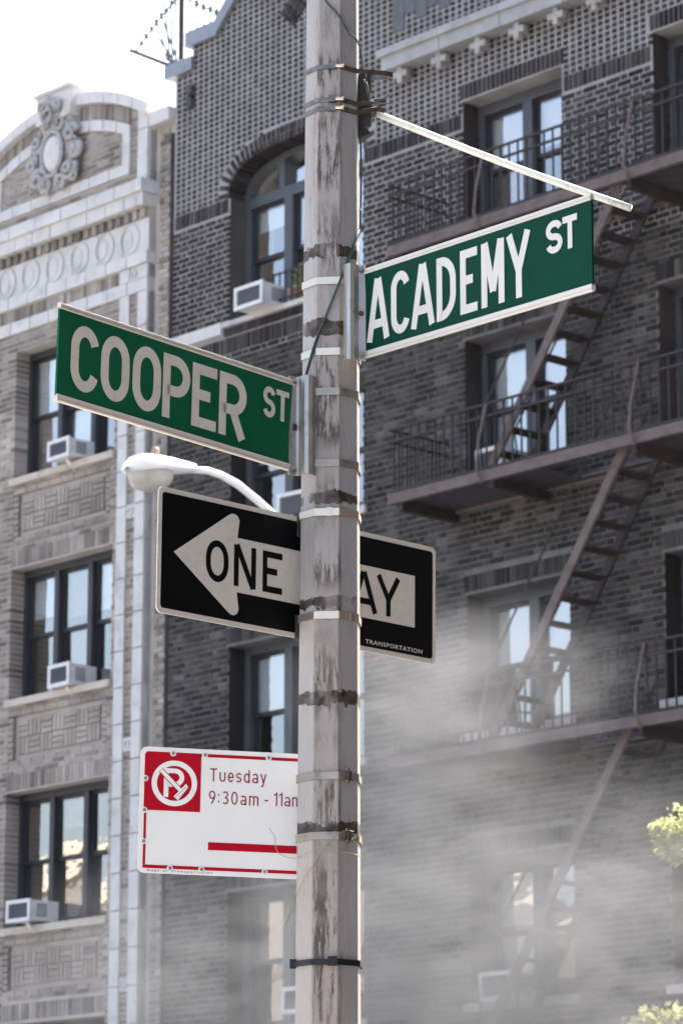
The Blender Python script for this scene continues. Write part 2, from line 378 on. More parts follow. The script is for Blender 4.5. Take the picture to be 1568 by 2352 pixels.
# ------------------------------------------------------------------ dark brick apartment house
RB = thing('apartment_house', 'dark brick apartment house with stepped gable, arched window and iron fire escapes', 'building', at(0, 0, 0))
S1, ZB, RC = 9.4, 3.4, 2.21                           # right end of laid bricks, bottom, gable centre
GZ = 16.27
def outlineR(z):
    if z < 15.97: return [(.07, S1)]
    if z < GZ: return [(.38, S1)]
    d = z - GZ; return [(.85 + d, 2 * RC - .85 - d)] if d < 1.33 else []
AW = (1.08, 3.34, 12.66, 14.2); AA, AB_ = 1.13, .45
def archx(z, a, b, e=2.6):
    q = (z - 14.2) / b
    return None if q >= 1 or q < 0 else a * (1 - q ** e) ** (1 / e)
OPEN = [AW]
for zt in (11.65, 8.88, 6.11): OPEN.append((1.12, 3.34, zt - 1.55, zt))
for i, zt in enumerate((14.34, 11.65, 8.88, 6.11)):
    for s0 in (4.91, 7.65): OPEN.append((s0, s0 + 1.47, zt - 1.5, zt))
VENT = (.28, .44, 15.5, 15.85)
def holesR(z, pad=0.):
    zc = z + CO / 2; h = [(a, b) for a, b, c, d in OPEN + [VENT] if c <= zc < d]
    x = archx(zc, AA + pad, AB_ + pad)
    if x: h.append((RC - x, RC + x))
    return h
bricks = []; back = []
bands = [(.09, 1.06, 14.02, 14.20), (3.36, 4.89, 14.02, 14.20), (6.41, 7.63, 14.02, 14.20), (4.87, 6.42, 14.345, 14.53), (7.62, 9.15, 14.345, 14.53), (1.0, 3.42, 12.3, 12.5), (.09, 1.0, 12.3, 12.5)]
for zt in (11.65, 8.88, 6.11): bands += [(1.08, 3.38, zt + .005, zt + .19), (4.87, 6.42, zt + .005, zt + .19), (7.62, 9.15, zt + .005, zt + .19)]
for b_ in bands: bricks += soldiers(*b_)
k = int(ZB / CO)
while k * CO < 17.7:
    z = k * CO; iv = outlineR(z + CO / 2)
    bk = iv
    for a, b in holesR(z, .05): bk = sub(bk, a, b)
    back += [(a, b, 0, .36, z, z + CO) for a, b in bk]
    for a, b in holesR(z, .215): iv = sub(iv, a, b)
    for a, b, c, d in bands:
        if c - CO * .35 < z + CO / 2 < d + CO * .35: iv = sub(iv, a - .004, b + .004)
    if 12.5 < z + CO / 2 < 12.69: iv = sub(iv, .05, 3.45)
    bricks += lay(iv, z, 'stack', k, .0225, .036) if z > 14.18 else lay(iv, z, 'flemish', k, *((.0175, .024) if z > 12.2 else (.015, .019))); k += 1
back += [(.07, 14, 0, .36, 0, int(ZB / CO) * CO), (.07, 14, 1.2, 9, 0, 15.6), (S1, 14, 0, .36, int(ZB / CO) * CO, GZ)]
for nm, lo, hi, mm in (('wall', 12.2, 99, 'mortarR'), ('lower_wall', -9, 12.2, 'mortarR2')): MB().boxes([q for q in back if lo <= q[4] < hi]).build(nm, M[mm], RB)
brick_parts(RB, [q for q in bricks if q[2] >= 12.2], M['brickR'], nmax=150); brick_parts(RB, [q for q in bricks if q[2] < 12.2], M['brickR2'], nmax=150)
# reveals of laid brick and iron lintels
for a, b, c, d in OPEN:
    for x0, x1 in ((a - .01, a + .0035), (b - .0035, b + .01)): MB().box(x0, x1, .012, .24, c, d).build('reveal', M['brickR2'], RB)
    if d < 14.19 or d > 14.3: MB().box(a - .02, b + .02, .004, .24, d - .006, d + .012).build('lintel', M['iron'], RB)
# arch rings
ring = []
def supere(a, b, t, e=2.6):
    c, s = math.cos(t), math.sin(t); return np.array([RC + a * math.copysign(abs(c) ** (2 / e), c), 14.2 + b * abs(s) ** (2 / e)])
ts = np.linspace(0, math.pi, 900); cu = np.array([supere(AA, AB_, t) for t in ts]); cum = np.r_[0, np.cumsum(np.linalg.norm(np.diff(cu, axis=0), axis=1))]
NV = int(cum[-1] / .071)
vmesh = MB().box(-.029, .029, -.008, .24, .004, .096).mesh('voussoir', M['brickR'])
for i in range(NV):
    l = (i + .5) / NV * cum[-1]; j = min(np.searchsorted(cum, l), len(cu) - 2); j = max(j, 1); d = cu[j + 1] - cu[j - 1]; d = d / np.linalg.norm(d); nrm = np.array([d[1], -d[0]])
    if nrm[1] < 0 and abs(nrm[1]) > .2: nrm = -nrm
    if (cu[j] - np.array([RC, 13.9])) @ nrm < 0: nrm = -nrm
    for q in (0, .1):
        p = cu[j] + nrm * q; o = link('voussoir', vmesh, RB, (p[0], random.uniform(-.002, .002), p[1])); o.rotation_euler = (0, math.atan2(nrm[0], nrm[1]), 0)
# vent notch corbels
for i in range(4): MB().box(.285 + .02 * (i % 2), .43, .03 + .03 * (i % 2), .3, 15.51 + i * .085, 15.555 + i * .085).build('brick', M['brickR'], RB)
# coping
cp = [MB().box(-.08, .42, -.06, .42, 15.97, 16.14), MB().box(.3, .86, -.062, .418, 16.27, 16.46)]
for sg in (1, -1):
    a = np.array([RC - sg * (RC - .84), 16.27]); b = np.array([RC, GZ + RC - .85]); poly = [a, b, b + [0, .27], a + [0, .2]]
    cp.append(MB().prism(poly if sg > 0 else poly[::-1], -.064, .416))
cp.append(MB().box(2 * RC - .84, 14, -.06, .42, 16.27, 16.44))
for c in cp: c.build('coping', M['coping'], RB)
# diamond of slanted bricks in the gable
dm = fac(*[(550 + 1240 / 2.352) * .6272, 16]); dcx, dcz = RC - .02, 16.22
for i in range(6):
    for j in range(3):
        u, v = (i - 2.5) * .055, (j - 1) * .11; o = link('brick', MB().box(-.05, .05, -.016, .05, -.022, .022).mesh('brick', M['brickR']) if i + j == 0 else bpy.data.meshes['diamond_brick'], RB, (dcx + (u + v) * .7, 0, dcz + (u - v) * .7)); o.rotation_euler = (0, math.radians(45), 0)
        if i + j == 0: o.data.name = 'diamond_brick'
# white band, sills
MB().box(.09, 1.0, -.06, .2, 12.545, 12.685).build('string_course', M['terra'], RB)
MB().box(1.002, 3.42, -.05, .3, 12.62, 12.68).build('sill', M['sillR'], RB)
for i in range(22): x = 1.01 + i * .109; MB().box(x, x + .1, -.02, .1, 12.515, 12.608).build('brick', M['brickR'], RB)
MB().box(3.422, 4.7, -.06, .2, 12.545, 12.685).build('string_course', M['terra'], RB)
for a, b, c, d in OPEN[1:]: MB().box(a - .06, b + .06, -.05, .3, c - .085, c).build('sill', M['sillR'], RB)
# cornice with brackets
cs0 = fac(874, 118, -.22)[0]; cz1 = fac(874, 117, -.22)[1]; cz0 = fac(886, 160, -.22)[1]
x = cs0; first = True
while x < 9.6:
    L = .92; MB().box(x, x + L - .012, -.22, .05, cz0, cz0 + (cz1 - cz0) * .62).build('cornice_block', M['terraG'], RB)
    MB().box(x - (.03 if first else 0), x + L - .006, -.26, .05, cz0 + (cz1 - cz0) * .625, cz1).build('cornice_block', M['terraG'], RB); x += L; first = False
for i in range(10):
    px = (919 + i * 89.2, 172.5 - i * 33.6); s, z = fac(px[0], px[1], -.14); z -= .04
    br = MB().box(s - .05, s + .05, -.1, .05, z + .03, cz0).box(s - .11, s + .11, -.16, -.1, z + .015, z + .085).box(s - .035, s + .035, -.161, -.1, z - .05, z + .014).box(s - .035, s + .035, -.159, -.1, z + .086, z + .13)
    br.build('bracket', M['terraOld'], RB)
# stepped slate ornament over the cornice
for (a, b, c, d) in ((3.84, 4.02, 15.43, 16.1), (4.02, 4.2, 15.6, 16.1), (4.2, 4.38, 15.5, 16.2), (4.38, 4.56, 15.58, 16.1), (4.56, 4.74, 15.5, 16.1), (4.74, 4.9, 15.66, 16.1)):
    MB().box(a + .004, b - .004, -.014, .05, c, d).build('slate_tile', M['ornament'], RB)
# windows
def arch_frame(f):
    y = .24; n = 28; pts = [supere(AA - .035, AB_ - .03, t) for t in np.linspace(0.02, math.pi - .02, n)]
    f.ribbon([(p[0], p[1]) for p in pts], .075, y, y + .12)
    for x in (RC - .55, RC - .06, RC + .47): f.box(x, x + .1, y + .003, y + .118, 14.2, 14.2 + AB_ * .88)
aw = window(RB, 1.08, 3.34, 12.68, 14.22, .24, 3, M['frame'], head=.13, topz=14.22, arch=arch_frame, split=.52, jamb=.1, mull=.14,
            blinds={(0, 1): ('blind', .42), (1, 1): ('blind', .85), (2, 1): ('blind', .6), (2, 0): ('blind', 1)})
MB().box(1.15, 3.27, .34, .345, 14.1, 14.62).build('pane', M['glass'], aw)
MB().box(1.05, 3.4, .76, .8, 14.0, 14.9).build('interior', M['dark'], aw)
WB = {0: {(0, 1): ('blind', .8), (1, 1): ('curtain', 1)}, 1: {(0, 1): ('blind', 1), (1, 0): ('curtain', 1)}, 2: {(0, 1): ('curtain', 1), (1, 1): ('blind', .7)}}
for i, (a, b, c, d) in enumerate(OPEN[1:4]): window(RB, a, b, c, d, .24, 3, M['frame'], head=.1, jamb=.09, mull=.13, blinds=WB[i])
for i, (a, b, c, d) in enumerate(OPEN[4:]):
    BL = [{(0, 1): ('blind', 1), (1, 1): ('blind', .85), (0, 0): ('curtain', 1)}, {(0, 1): ('curtain', .7)}, {(0, 1): ('blind', 1), (1, 1): ('blind', 1), (0, 0): ('blind', .9), (1, 0): ('blind', 1)},
          {(1, 1): ('curtain', 1)}, {(0, 1): ('blind', 1), (1, 1): ('blind', .9), (1, 0): ('blind', 1)}, {}, {(0, 1): ('blind', .9), (0, 0): ('blind', .6)}, {}][i]
    window(RB, a, b, c, d, .25, 2, M['frame'], head=.13, jamb=.075, mull=.14, blinds=BL)
# ------------------------------------------------------------------ pale corner pavilion building
LB = thing('terracotta_trimmed_building', 'tan brick building with white terracotta trim and curved pediment with carved cartouche', 'building', at(-3, 0, 0))
def LX(mb): mb.xf(lambda p: (p[0] + 3, p[1], p[2])); return mb
LC = -2.09
def arcz(x, z0, r): return z0 - r + math.sqrt(max(r * r - (x - LC) ** 2, 0))
WINL = [(-2.94, -.98, 11.54, 13.2), (-2.94, -.98, 8.77, 10.42), (-2.94, -.98, 6.0, 7.65), (-2.94, -.98, 3.24, 4.9)]
PANEL = [(-2.93, -1.04, 10.72, 11.42), (-2.93, -1.04, 7.95, 8.65), (-2.93, -1.04, 5.18, 5.88)]
bl = []; bk_ = []
k = int(3.0 / CO)
def pieces_cover(z):
    h = []
    if z > 14.46 and z < 14.78: h.append((-4, -.36))
    if 13.42 < z < 14.32: h.append((-4, -.36))
    return h
while k * CO < 16.1:
    z = k * CO; zc = z + CO / 2
    L0, L1 = -3.85, -.38
    iv = [(L0, L1)]
    if zc > 15.2:                                     # under the arc
        iv = [(s0, s1) for s0, s1 in [(-3.85, -.38)]]
        dz = 16.11 - zc
        hw = math.sqrt(max(3.15 ** 2 - (3.15 - dz) ** 2, 0)) if dz > 0 else 0
        iv = [(max(L0, LC - hw), min(L1, LC + hw))] if hw > .02 else []
    bki = iv
    for a, b, c, d in WINL:
        if c <= zc < d: bki = sub(bki, a, b); iv = sub(iv, a, b)
    bki_full = bki
    for a, b, c, d in PANEL:
        if c <= zc < d: iv = sub(iv, a, b); bki = sub(bki, a, b)
    bk_ += [(a, b, 0, .36, z, z + CO) for a, b in bki]
    for a, b in pieces_cover(zc): iv = sub(iv, a, b)
    # lintel soldiers
    for a, b, c, d in WINL:
        if d <= zc < d + .215 and d < 13: iv = sub(iv, a - .01, b + .01)
    # vertical white strips
    if zc < 14.78:
        for a, b in ((-.885, -.715), (-.55, -.36), (-3.47, -3.295), (-3.82, -3.63)): iv = sub(iv, a, b)
    # pediment trim
    if zc > 14.96:
        iv = sub(iv, -.56, -.36); iv = sub(iv, -3.82, -3.62)
        if zc < 15.1: iv = sub(iv, -3.44, -.74)
        if zc < 15.55: iv = sub(iv, -.875, -.74); iv = sub(iv, -3.44, -3.305)
        dz = 15.76 - zc; hw = math.sqrt(max(9 - (3 - dz) ** 2, 0)) if dz > 0 else 0
        dz2 = 16.11 - zc; hw2 = math.sqrt(max(3.15 ** 2 - (3.15 - dz2) ** 2, 0)) if dz2 > 0 else 0
        iv = sub(iv, max(LC + hw, LC), min(LC + hw2 + .05, -.73)) if hw < 1.36 else iv
        iv = sub(iv, max(LC - hw2 - .05, LC - 1.36), LC - hw) if hw < 1.36 else iv
    for a, b, c, d, e0, e1 in lay(iv, z, 'running', k, .016, .018): bl.append((a, b, c, d, e0, e1))
    k += 1
for a, b, c, d in WINL[1:]: bl += soldiers(a, b, d + .003, d + .205)
bl += soldiers(-3.29, -.89, 13.575, 13.745)
bl += soldiers(-3.3, -.38, 14.33, 14.455)
bk_ += [(-9, L1, 0, .36, 0, int(3.0 / CO) * CO), (-9, -3.85, 0, .36, int(3 / CO) * CO, 15.0), (-9, -.1, 1.2, 9, 0, 14.6)]
for a, b, c, d in PANEL: bk_.append((a, b, .05, .36, c, d))
# recessed end pier
bk_ += [(-.38, .065, .09, .4, 0, 15.45)]
LX(MB().boxes(bk_)).build('wall', M['mortarL'], LB)
bricksL = [(a + 3, b + 3, c, d, e0, e1) for a, b, c, d, e0, e1 in bl]
_SV = f2w
f2w_keep = f2w
def f2w(s, y, z): return f2w_keep(s - 3, y, z)        # brick picking in the local frame of this building
brick_parts(LB, bricksL, M['brickL'])
f2w = f2w_keep
pier = []
k = int(3.0 / CO)
while k * CO < 15.4:
    pier += [(a + 3, b + 3, c, d, False, False) for a, b, c, d, e, e2 in lay([(-.29, -.09)], k * CO, 'running', k)]; k += 1
pm = MB()
for a, b, c, d, *_ in pier: pm.box(a, b, .075, .15, c, d)
po = pm.build('pier_brickwork', M['brickL'], LB); po['kind'] = 'stuff'
LX(MB().tube([(-.03, .06, .2), (-.03, .06, 15.3)], .035, 8)).build('gap_tube', M['iron'], LB)  # dark tube put in for the dark gap between the two houses
def tb(name, *b, m='terra'): return LX(MB().box(*b)).build(name, M[m], LB)
def run(name, s0, s1, n, y0, y1, z0, z1, m='terra'):
    for i in range(n):
        a = s0 + (s1 - s0) * i / n; b = s0 + (s1 - s0) * (i + 1) / n; tb(name, a + .007, b - .007, y0 + random.uniform(-.002, .002), y1, z0, z1, m=m)
tb('pier_cap', -.34, .02, -.06, .42, 15.45, 15.62)
# vertical strips, blocks between them at each floor
ys = -.035
for a, b in ((-.885, -.715), (-.55, -.38), (-3.465, -3.295), (-3.80, -3.63)):
    z = 3.0
    while z < 13.39: tb('terracotta_block', a, b, ys + random.uniform(-.003, .003), .1, z + .008, min(z + .428, 13.415)); z += .434
for a, b in ((-.715, -.55), (-3.63, -3.465)):
    for z in (13.585, 10.66, 7.88, 5.11):
        tb('terracotta_block', a + .002, b - .002, -.02, .08, z, z + .16); LX(MB().tube([((a + b) / 2 + .045 * math.cos(t), -.03, z + .08 + .045 * math.sin(t)) for t in np.linspace(0, 6.28, 11)], .012, 6)).build('rosette', M['terra'], LB)
for (a, b) in ((-.885, -.715), (-.55, -.38), (-3.465, -3.295), (-3.80, -3.63)): tb('terracotta_block', a, b, ys, .1, 13.58, 13.745)
run('architrave_block', -3.80, -.38, 9, -.03, .1, 13.42, 13.575)
run('moulding_block', -3.84, -.36, 9, -.06, .1, 13.75, 13.9)
run('frieze_block', -3.80, -.38, 7, -.01, .1, 13.902, 14.325)
for i in range(7):
    sc = -.56 - .485 * i - .17; zc = 14.12
    LX(MB().tube([(sc + .17 * math.cos(t), -.02, zc + .19 * math.sin(t)) for t in np.linspace(0, 2 * math.pi, 29)], .011, 6)).build('disc_moulding', M['terra'], LB)
    LX(MB().tube([(sc - .05 + .09 * math.cos(t), -.014, zc + .13 * math.sin(t)) for t in np.linspace(0, 2 * math.pi, 25)], .006, 5)).build('disc_moulding', M['terra'], LB)
run('cornice_block', -3.95, -.36, 10, -.13, .1, 14.46, 14.62); run('cornice_block', -3.98, -.34, 7, -.17, .1, 14.622, 14.78)
for i in range(22): x = -3.75 + i * .155; tb('dentil', x, x + .07, -.05, .02, 14.34, 14.45, m='brickL')
run('pediment_block', -3.44, -.74, 7, -.04, .1, 14.962, 15.098)
for a, b in ((-.875, -.74), (-3.44, -3.305)):
    tb('pediment_block', a, b, -.041, .1, 15.1, 15.32); tb('pediment_block', a, b, -.039, .1, 15.324, 15.53)
for a, b in ((-.56, -.38), (-3.80, -3.62)):
    for z in (14.785, 15.12, 15.46): tb('pediment_block', a, b, -.06, .25, z, min(z + .33, 15.8))
def arcblock(name, xa, xb, z0a, ra, z0b, rb, y0, y1, m='terra'):      # block between two arcs
    n = 6; xs = np.linspace(xa, xb, n); poly = [(x, arcz(x, z0b, rb)) for x in xs] + [(x, arcz(x, z0a, ra)) for x in xs[::-1]]
    LX(MB().prism(poly[::-1], y0, y1)).build(name, M[m], LB)
for sg in (1, -1):
    for i in range(5):
        xa, xb = LC + sg * (.36 + i * .273 + .008), LC + sg * (.36 + (i + 1) * .273 - .008); xa, xb = min(xa, xb), max(xa, xb)
        arcblock('coping_block', xa, xb, 16.25, 3.3, 16.11, 3.15, -.1 + random.uniform(-.002, .002), .38)
    for i in range(4):
        xa, xb = LC + sg * (.3 + i * .265 + .008), LC + sg * (.3 + (i + 1) * .265 - .008); xa, xb = min(xa, xb), max(xa, xb)
        arcblock('arch_block', xa, xb, 15.9, 3.0, 15.76, 3.0, -.045, .1)
    for i in range(18):
        xa, xb = LC + sg * (.33 + i * .0565 + .005), LC + sg * (.33 + (i + 1) * .0565 - .005); xa, xb = min(xa, xb), max(xa, xb)
        arcblock('soldier_brick', xa, xb, 16.1, 3.14, 15.91, 3.0, -.008, .1, 'brickL')
# keystone, cartouche
kx = LC - .02
tb('keystone', kx - .34, kx + .34, -.16, .36, 15.98, 16.335); tb('keystone_cap', kx - .37, kx + .37, -.2, .37, 16.337, 16.385)
LX(MB().prism([(kx - .2, 15.5), (kx + .2, 15.5), (kx + .3, 15.978), (kx - .3, 15.978)], -.1, .05)).build('keystone_shaft', M['terra'], LB)
ctx, ctz = kx - .02, 15.55
CT = MB()
n1, n2 = 20, 8
vs = []; fs = []
for j in range(n2 + 1):
    t = j / n2 * math.pi / 2
    for i in range(n1):
        a = 2 * math.pi * i / n1; vs.append((ctx +   .18 * math.cos(a) * math.cos(t), -.12 - .08 * math.sin(t), ctz + (.25 if math.sin(a) > 0 else .24) * math.sin(a) * math.cos(t)))
for j in range(n2):
    for i in range(n1): fs.append([j * n1 + i, j * n1 + (i + 1) % n1, (j + 1) * n1 + (i + 1) % n1, (j + 1) * n1 + i][::-1])
LX(MB().add(vs, fs)).build('shield', M['terra'], LB, smooth=True)
LX(MB().prism([(ctx + .40 * math.cos(a) * (1 + .13 * math.sin(7 * a)), ctz - .02 + .47 * math.sin(a) * (1 + .09 * math.sin(6 * a + 1))) for a in np.linspace(0, 2 * math.pi, 64, endpoint=False)][::-1], -.09, .02)).build('cartouche_plate', M['terraOld'], LB)
LX(MB().tube([(ctx + .2 * math.cos(a), -.15, ctz + .29 * math.sin(a)) for a in np.linspace(0, 2 * math.pi, 33)], .03, 8)).build('cartouche_rim', M['terraOld'], LB, smooth=True)
def scroll(cx, cz, r, turn, start, y=-.105, th=.042):
    pts = []; rr = []
    for q in np.linspace(0, 1, 30): a = start + turn * 2 * math.pi * 1.5 * q; R_ = r * (1 - .85 * q); pts.append((cx + R_ * math.cos(a), y - .05 * q, cz + R_ * math.sin(a))); rr.append(th * (1.1 - .5 * q))
    LX(MB().tube(pts, rr, 7)).build('scroll', M['terraOld'], LB, smooth=True)
for sg in (1, -1):
    scroll(ctx + sg * .12, ctz + .4, .13, sg, math.pi / 2); scroll(ctx + sg * .33, ctz + .2, .12, sg, 0); scroll(ctx + sg * .3, ctz - .27, .14, -sg, .5)
    scroll(ctx + sg * .16, ctz - .38, .11, sg, 2.); scroll(ctx + sg * .42, ctz - .05, .1, -sg, 1.); scroll(ctx + sg * .4, ctz + .1, .06, sg, 2., th=.02); scroll(ctx + sg * .4, ctz - .36, .07, sg, 4., th=.02)
for sg in (1, -1):
    for (dx, dz, ln, an) in ((.36, .02, .2, 80), (.33, -.2, .2, 250), (.2, -.42, .18, 290), (.28, .33, .16, 110), (.1, -.46, .14, 260), (.44, -.28, .14, 220)):
        a_ = math.radians(an); u = np.array([math.cos(a_) * sg, 0, math.sin(a_)]); v = np.array([-u[2], 0, u[0]]); c = np.array([ctx + sg * dx, -.11, ctz + dz]); o_ = np.array([0, -.06, 0])
        LX(MB().add([c - u * ln / 2, c - v * ln * .3 + o_ * .4, c + u * ln / 2 + o_ * .5, c + v * ln * .3 + o_ * .4, c + o_, c - o_], [[0, 1, 4], [1, 2, 4], [2, 3, 4], [3, 0, 4], [1, 0, 5], [2, 1, 5], [3, 2, 5], [0, 3, 5]])).build('acanthus_leaf', M['terraOld'], LB)
scroll(ctx, ctz + .5, .17, 1, 0, -.2, .035); scroll(ctx - .1, ctz + .62, .12, -1, 1, -.2, .03); scroll(ctx + .14, ctz + .6, .1, 1, 2, -.18, .03)
# spandrel panels of laid bricks
for a, b, c, d in PANEL:
    for (x0, x1, z0, z1) in ((a, b, d - .085, d), (a, b, c, c + .085)):
        n = 8
        for i in range(n): xx = x0 + (x1 - x0) * i / n; tb('brick', xx + .006, xx + (x1 - x0) / n - .006, -.004, .05, z0 + .006, z1 - .006, m='brickL2')
    for x0 in (a, b - .1):
        for i in range(7): zz = c + .09 + i * .074; tb('brick', x0 + .004, x0 + .096, -.003, .05, zz + .006, zz + .068, m='brickL2')
    bx0, bx1, bz0, bz1 = a + .15, b - .15, c + .14, d - .14
    nx, nz = 7, 2; cw, ch = (bx1 - bx0) / nx, (bz1 - bz0) / nz
    for i in range(nx):
        for j in range(nz):
            for q in range(3):
                if (i + j) % 2: tb('brick', bx0 + i * cw + .006, bx0 + (i + 1) * cw - .006, .02, .06, bz0 + j * ch + q * ch / 3 + .006, bz0 + j * ch + (q + 1) * ch / 3 - .006, m='brickL2')
                else: tb('brick', bx0 + i * cw + q * cw / 3 + .006, bx0 + i * cw + (q + 1) * cw / 3 - .006, .02, .06, bz0 + j * ch + .006, bz0 + (j + 1) * ch - .006, m='brickL2')
for a, b, c, d in WINL: tb('sill', a - .03, b + .03, -.06, .3, c - .085, c, m='sill')
BLL = [{(0, 1): ('blind', 1), (1, 1): ('blind', 1), (1, 0): ('blind', .7), (0, 0): ('curtain', 1)}, {(0, 1): ('blind', .7), (1, 1): ('curtain', .8), (1, 0): ('curtain', .6), (2, 1): ('blind', .8)}, {(1, 1): ('curtain', .5)}, {}]
class _Off: pass
def windowL(a, b, c, d, bl_): return window(LB, a + 3, b + 3, c, d, .2, 3, M['frameL'], head=.1, jamb=.05, mull=.085, blinds=bl_, split=.5)
for (a, b, c, d), q in zip(WINL, BLL): windowL(a, b, c, d, q)

# ------------------------------------------------------------------ air conditioners
def ac_px(x0, x1, y0, y1, yo, yi, label, **kw):
    a, z1 = fac(x0, y0, yo); b, _ = fac(x1, (y0 + y1) / 2, yo); _, z0 = fac(x0, y1, yo); return aircon(a, b, z0, z1, yo, yi, label, **kw)
ac_px(537, 602, 663, 715, -.3, .3, 'white air conditioner on the sill of the arched window', bracket=False)
ac_px(109, 158, 1016, 1061, -.22, .25, 'white air conditioner propped in the tan building window beside the word COOPER')
ac_px(110, 158, 1530, 1582, -.18, .25, 'white air conditioner in the tan building window, level with the one way sign')
ac_px(14, 68, 2070, 2121, -.22, .22, 'white air conditioner in the lowest tan building window, below the pediment')
ac_px(1090, 1150, 1035, 1092, -.16, .3, 'white air conditioner behind the middle fire escape railing', bracket=False)
ac_px(1096, 1171, 2234, 2302, -.2, .3, 'white air conditioner half lost in mist below the fire escapes', bracket=False)
ac_px(634, 705, 1136, 1200, -.22, .3, 'white air conditioner behind the pole, above the one way sign', bracket=False)
ac_px(645, 705, 2268, 2330, -.2, .3, 'misted white air conditioner behind the black cable tie on the pole')

# ------------------------------------------------------------------ window guard and plants on the arched window sill
WG = thing('window_guard', 'low brown iron guard with upright bars across the arched window', 'window guard', at(1.75, -.03, 12.685))
for z in (.05, .36): MB().box(0, 1.55, -.008, .008, z, z + .02).build('rail', M['iron'], WG)
barm = MB().box(-.007, .007, -.007, .007, 0, .4).mesh('bar', M['iron'])
for i in range(16): link('bar', barm, WG, (.02 + i * .1, .0165, 0))
def leafset(cs, n, size, R):
    mb = MB()
    for c, r in cs:
        for _ in range(n):
            d = rng.normal(size=3); d /= np.linalg.norm(d); p = np.asarray(c) + d * r * rng.random() ** .45
            u = rng.normal(size=3); u /= np.linalg.norm(u); v = np.cross(u, rng.normal(size=3)); v /= np.linalg.norm(v) + 1e-9; s = size * rng.uniform(.6, 1.3); nn = np.cross(u, v) * s * .15
            mb.add([p - u * s, p - v * s * .45 + nn, p + u * s, p + v * s * .45 + nn], [[0, 1, 2], [0, 2, 3]])
    return mb
FP = thing('potted_plant', 'leafy potted plant behind the arched window guard', 'plant', at(2.2, .1, 12.685))
MB().lathe([(.0, 0), (.07, 0), (.1, .16), (.105, .16), (.105, .19), (.09, .19), (.085, .15), (0, .15)], (0, 0, 0), 14).build('pot', M['photo'], FP, True)
leafset([((0, 0, .3), .13), ((.08, 0, .38), .09)], 60, .045, 1).build('foliage', M['leaf'], FP)

# ------------------------------------------------------------------ fire escapes
FE = thing('fire_escape', 'brown iron fire escape of three railed balconies joined by steep open stairs', 'fire escape', at(4.65, 0, 0))
X0 = 4.65
BAL = (12.43, 9.73, 6.96); FL = 5.0; YO = -.9
balm = MB().box(-.008, .008, -.008, .008, 0, .72).mesh('baluster', M['iron'])
for bi, bz in enumerate(BAL):
    f = MB().box(0, FL, YO, YO + .05, bz, bz + .11).box(0, FL, -.06, -.01, bz + .01, bz + .1).box(0, .05, YO + .051, -.061, bz + .005, bz + .105).box(FL - .05, FL, YO + .051, -.061, bz + .005, bz + .105)
    bo = f.build('balcony', M['ironL'], FE); bo['label'] = 'lighter primer-brown edge beam of the balcony'
    for z in (.12, .66, .79): MB().box(0, FL, YO + .005, YO + .03, bz + z, bz + z + .022).build('rail', M['iron'], bo)
    for z in (.12, .66, .79): MB().box(.005, .027, YO + .031, -.02, bz + z, bz + z + .022).build('rail', M['iron'], bo)
    n = 40
    for i in range(n): link('baluster', balm, bo, (.06 + i * .123, YO + .038, bz + .1))
    for i in range(6): link('baluster', balm, bo, (.016, YO + .15 + i * .12, bz + .1))
    for i in range(14):                               # floor slats, broken round the stairwell
        y = YO + .075 + i * .058
        segs = [(.051, FL - .051)] if not (-.75 < y < -.15) else [(.051, 2.05), (3.3, FL - .051)]
        for a, b in segs: MB().box(a, b, y, y + .034, bz + .04, bz + .052).build('slat', M['iron'], bo)
    for s in (.09, 1.42, 3.35, 4.7):
        MB().box(s, s + .07, YO + .06, .05, bz - .075, bz + .038).build('cross_beam', M['iron'], bo)
    for s in (1.38, 3.45): MB().tube([(s, YO - .01, bz - .02), (s + .02, YO - .1, bz + .12), (s + .015, YO - .06, bz + .4), (s + .06, YO + .01, bz + .8)], .016, 6).build('strut', M['ironL'], bo)
for bi in (0, 1, 2):
    zt = BAL[bi] + .08; zb_ = (BAL[bi + 1] + .1) if bi < 2 else 4.2; st, sb = 7.80 - X0, 5.90 - X0
    if bi == 2: sb = st - (zt - zb_) / 1.43
    MBs = MB().bar((st, -.70, zt), (sb, -.70, zb_), .03, .1).build('stair', M['ironL'], FE)
    MB().bar((st, -.20, zt), (sb, -.20, zb_), .03, .1).build('stringer', M['iron'], MBs)
    n = 12
    trm = MB().box(-.085, .085, -.685, -.215, -.01, .01).mesh('tread', M['iron'])
    for i in range(1, n): q = i / n; link('tread', trm, MBs, (st + (sb - st) * q, 0, zt + (zb_ - zt) * q))
    for yy in (-.72, -.18): MB().tube([(st - .1, yy, zt + .55), (sb - .1, yy, zb_ + .6), (sb - .02, yy, zb_)], .012, 6).build('handrail', M['iron'], MBs)

# ------------------------------------------------------------------ roof guard of spikes and barbed wire
RG = thing('spike_guard', 'fan of thin spikes with barbed wire on the roof corner of the dark house', 'roof guard', at(.25, .2, 16.15))
def rp(x, y, yy=.2): s, z = fac(x, y, yy); return np.array([s - .25, 0, z - 16.15])
piv = rp(389, 150); MB().tube([rp(416, 137), rp(418, -60)], .036, 8).build('post', M['iron'], RG)
MB().tube([rp(300, 115.5), piv], .026, 6).build('lower_arm', M['iron'], RG)
for tip in ((308, 88), (323, 69), (337, 50), (353, 34), (365, 20), (378, 3), (392, -14), (405, -25)): MB().tube([rp(*tip), piv + (rp(412, 140) - piv) * random.random()], .014, 5).build('spike', M['paleRod'], RG)
wirep = [rp(x * .28, y * .28) for x, y in ((1110, 425), (1160, 355), (1200, 300), (1245, 240), (1285, 185), (1325, 130), (1370, 85), (1420, 20), (1450, -40))]
MB().tube(wirep, .013, 5).build('barbed_wire', M['iron'], RG)
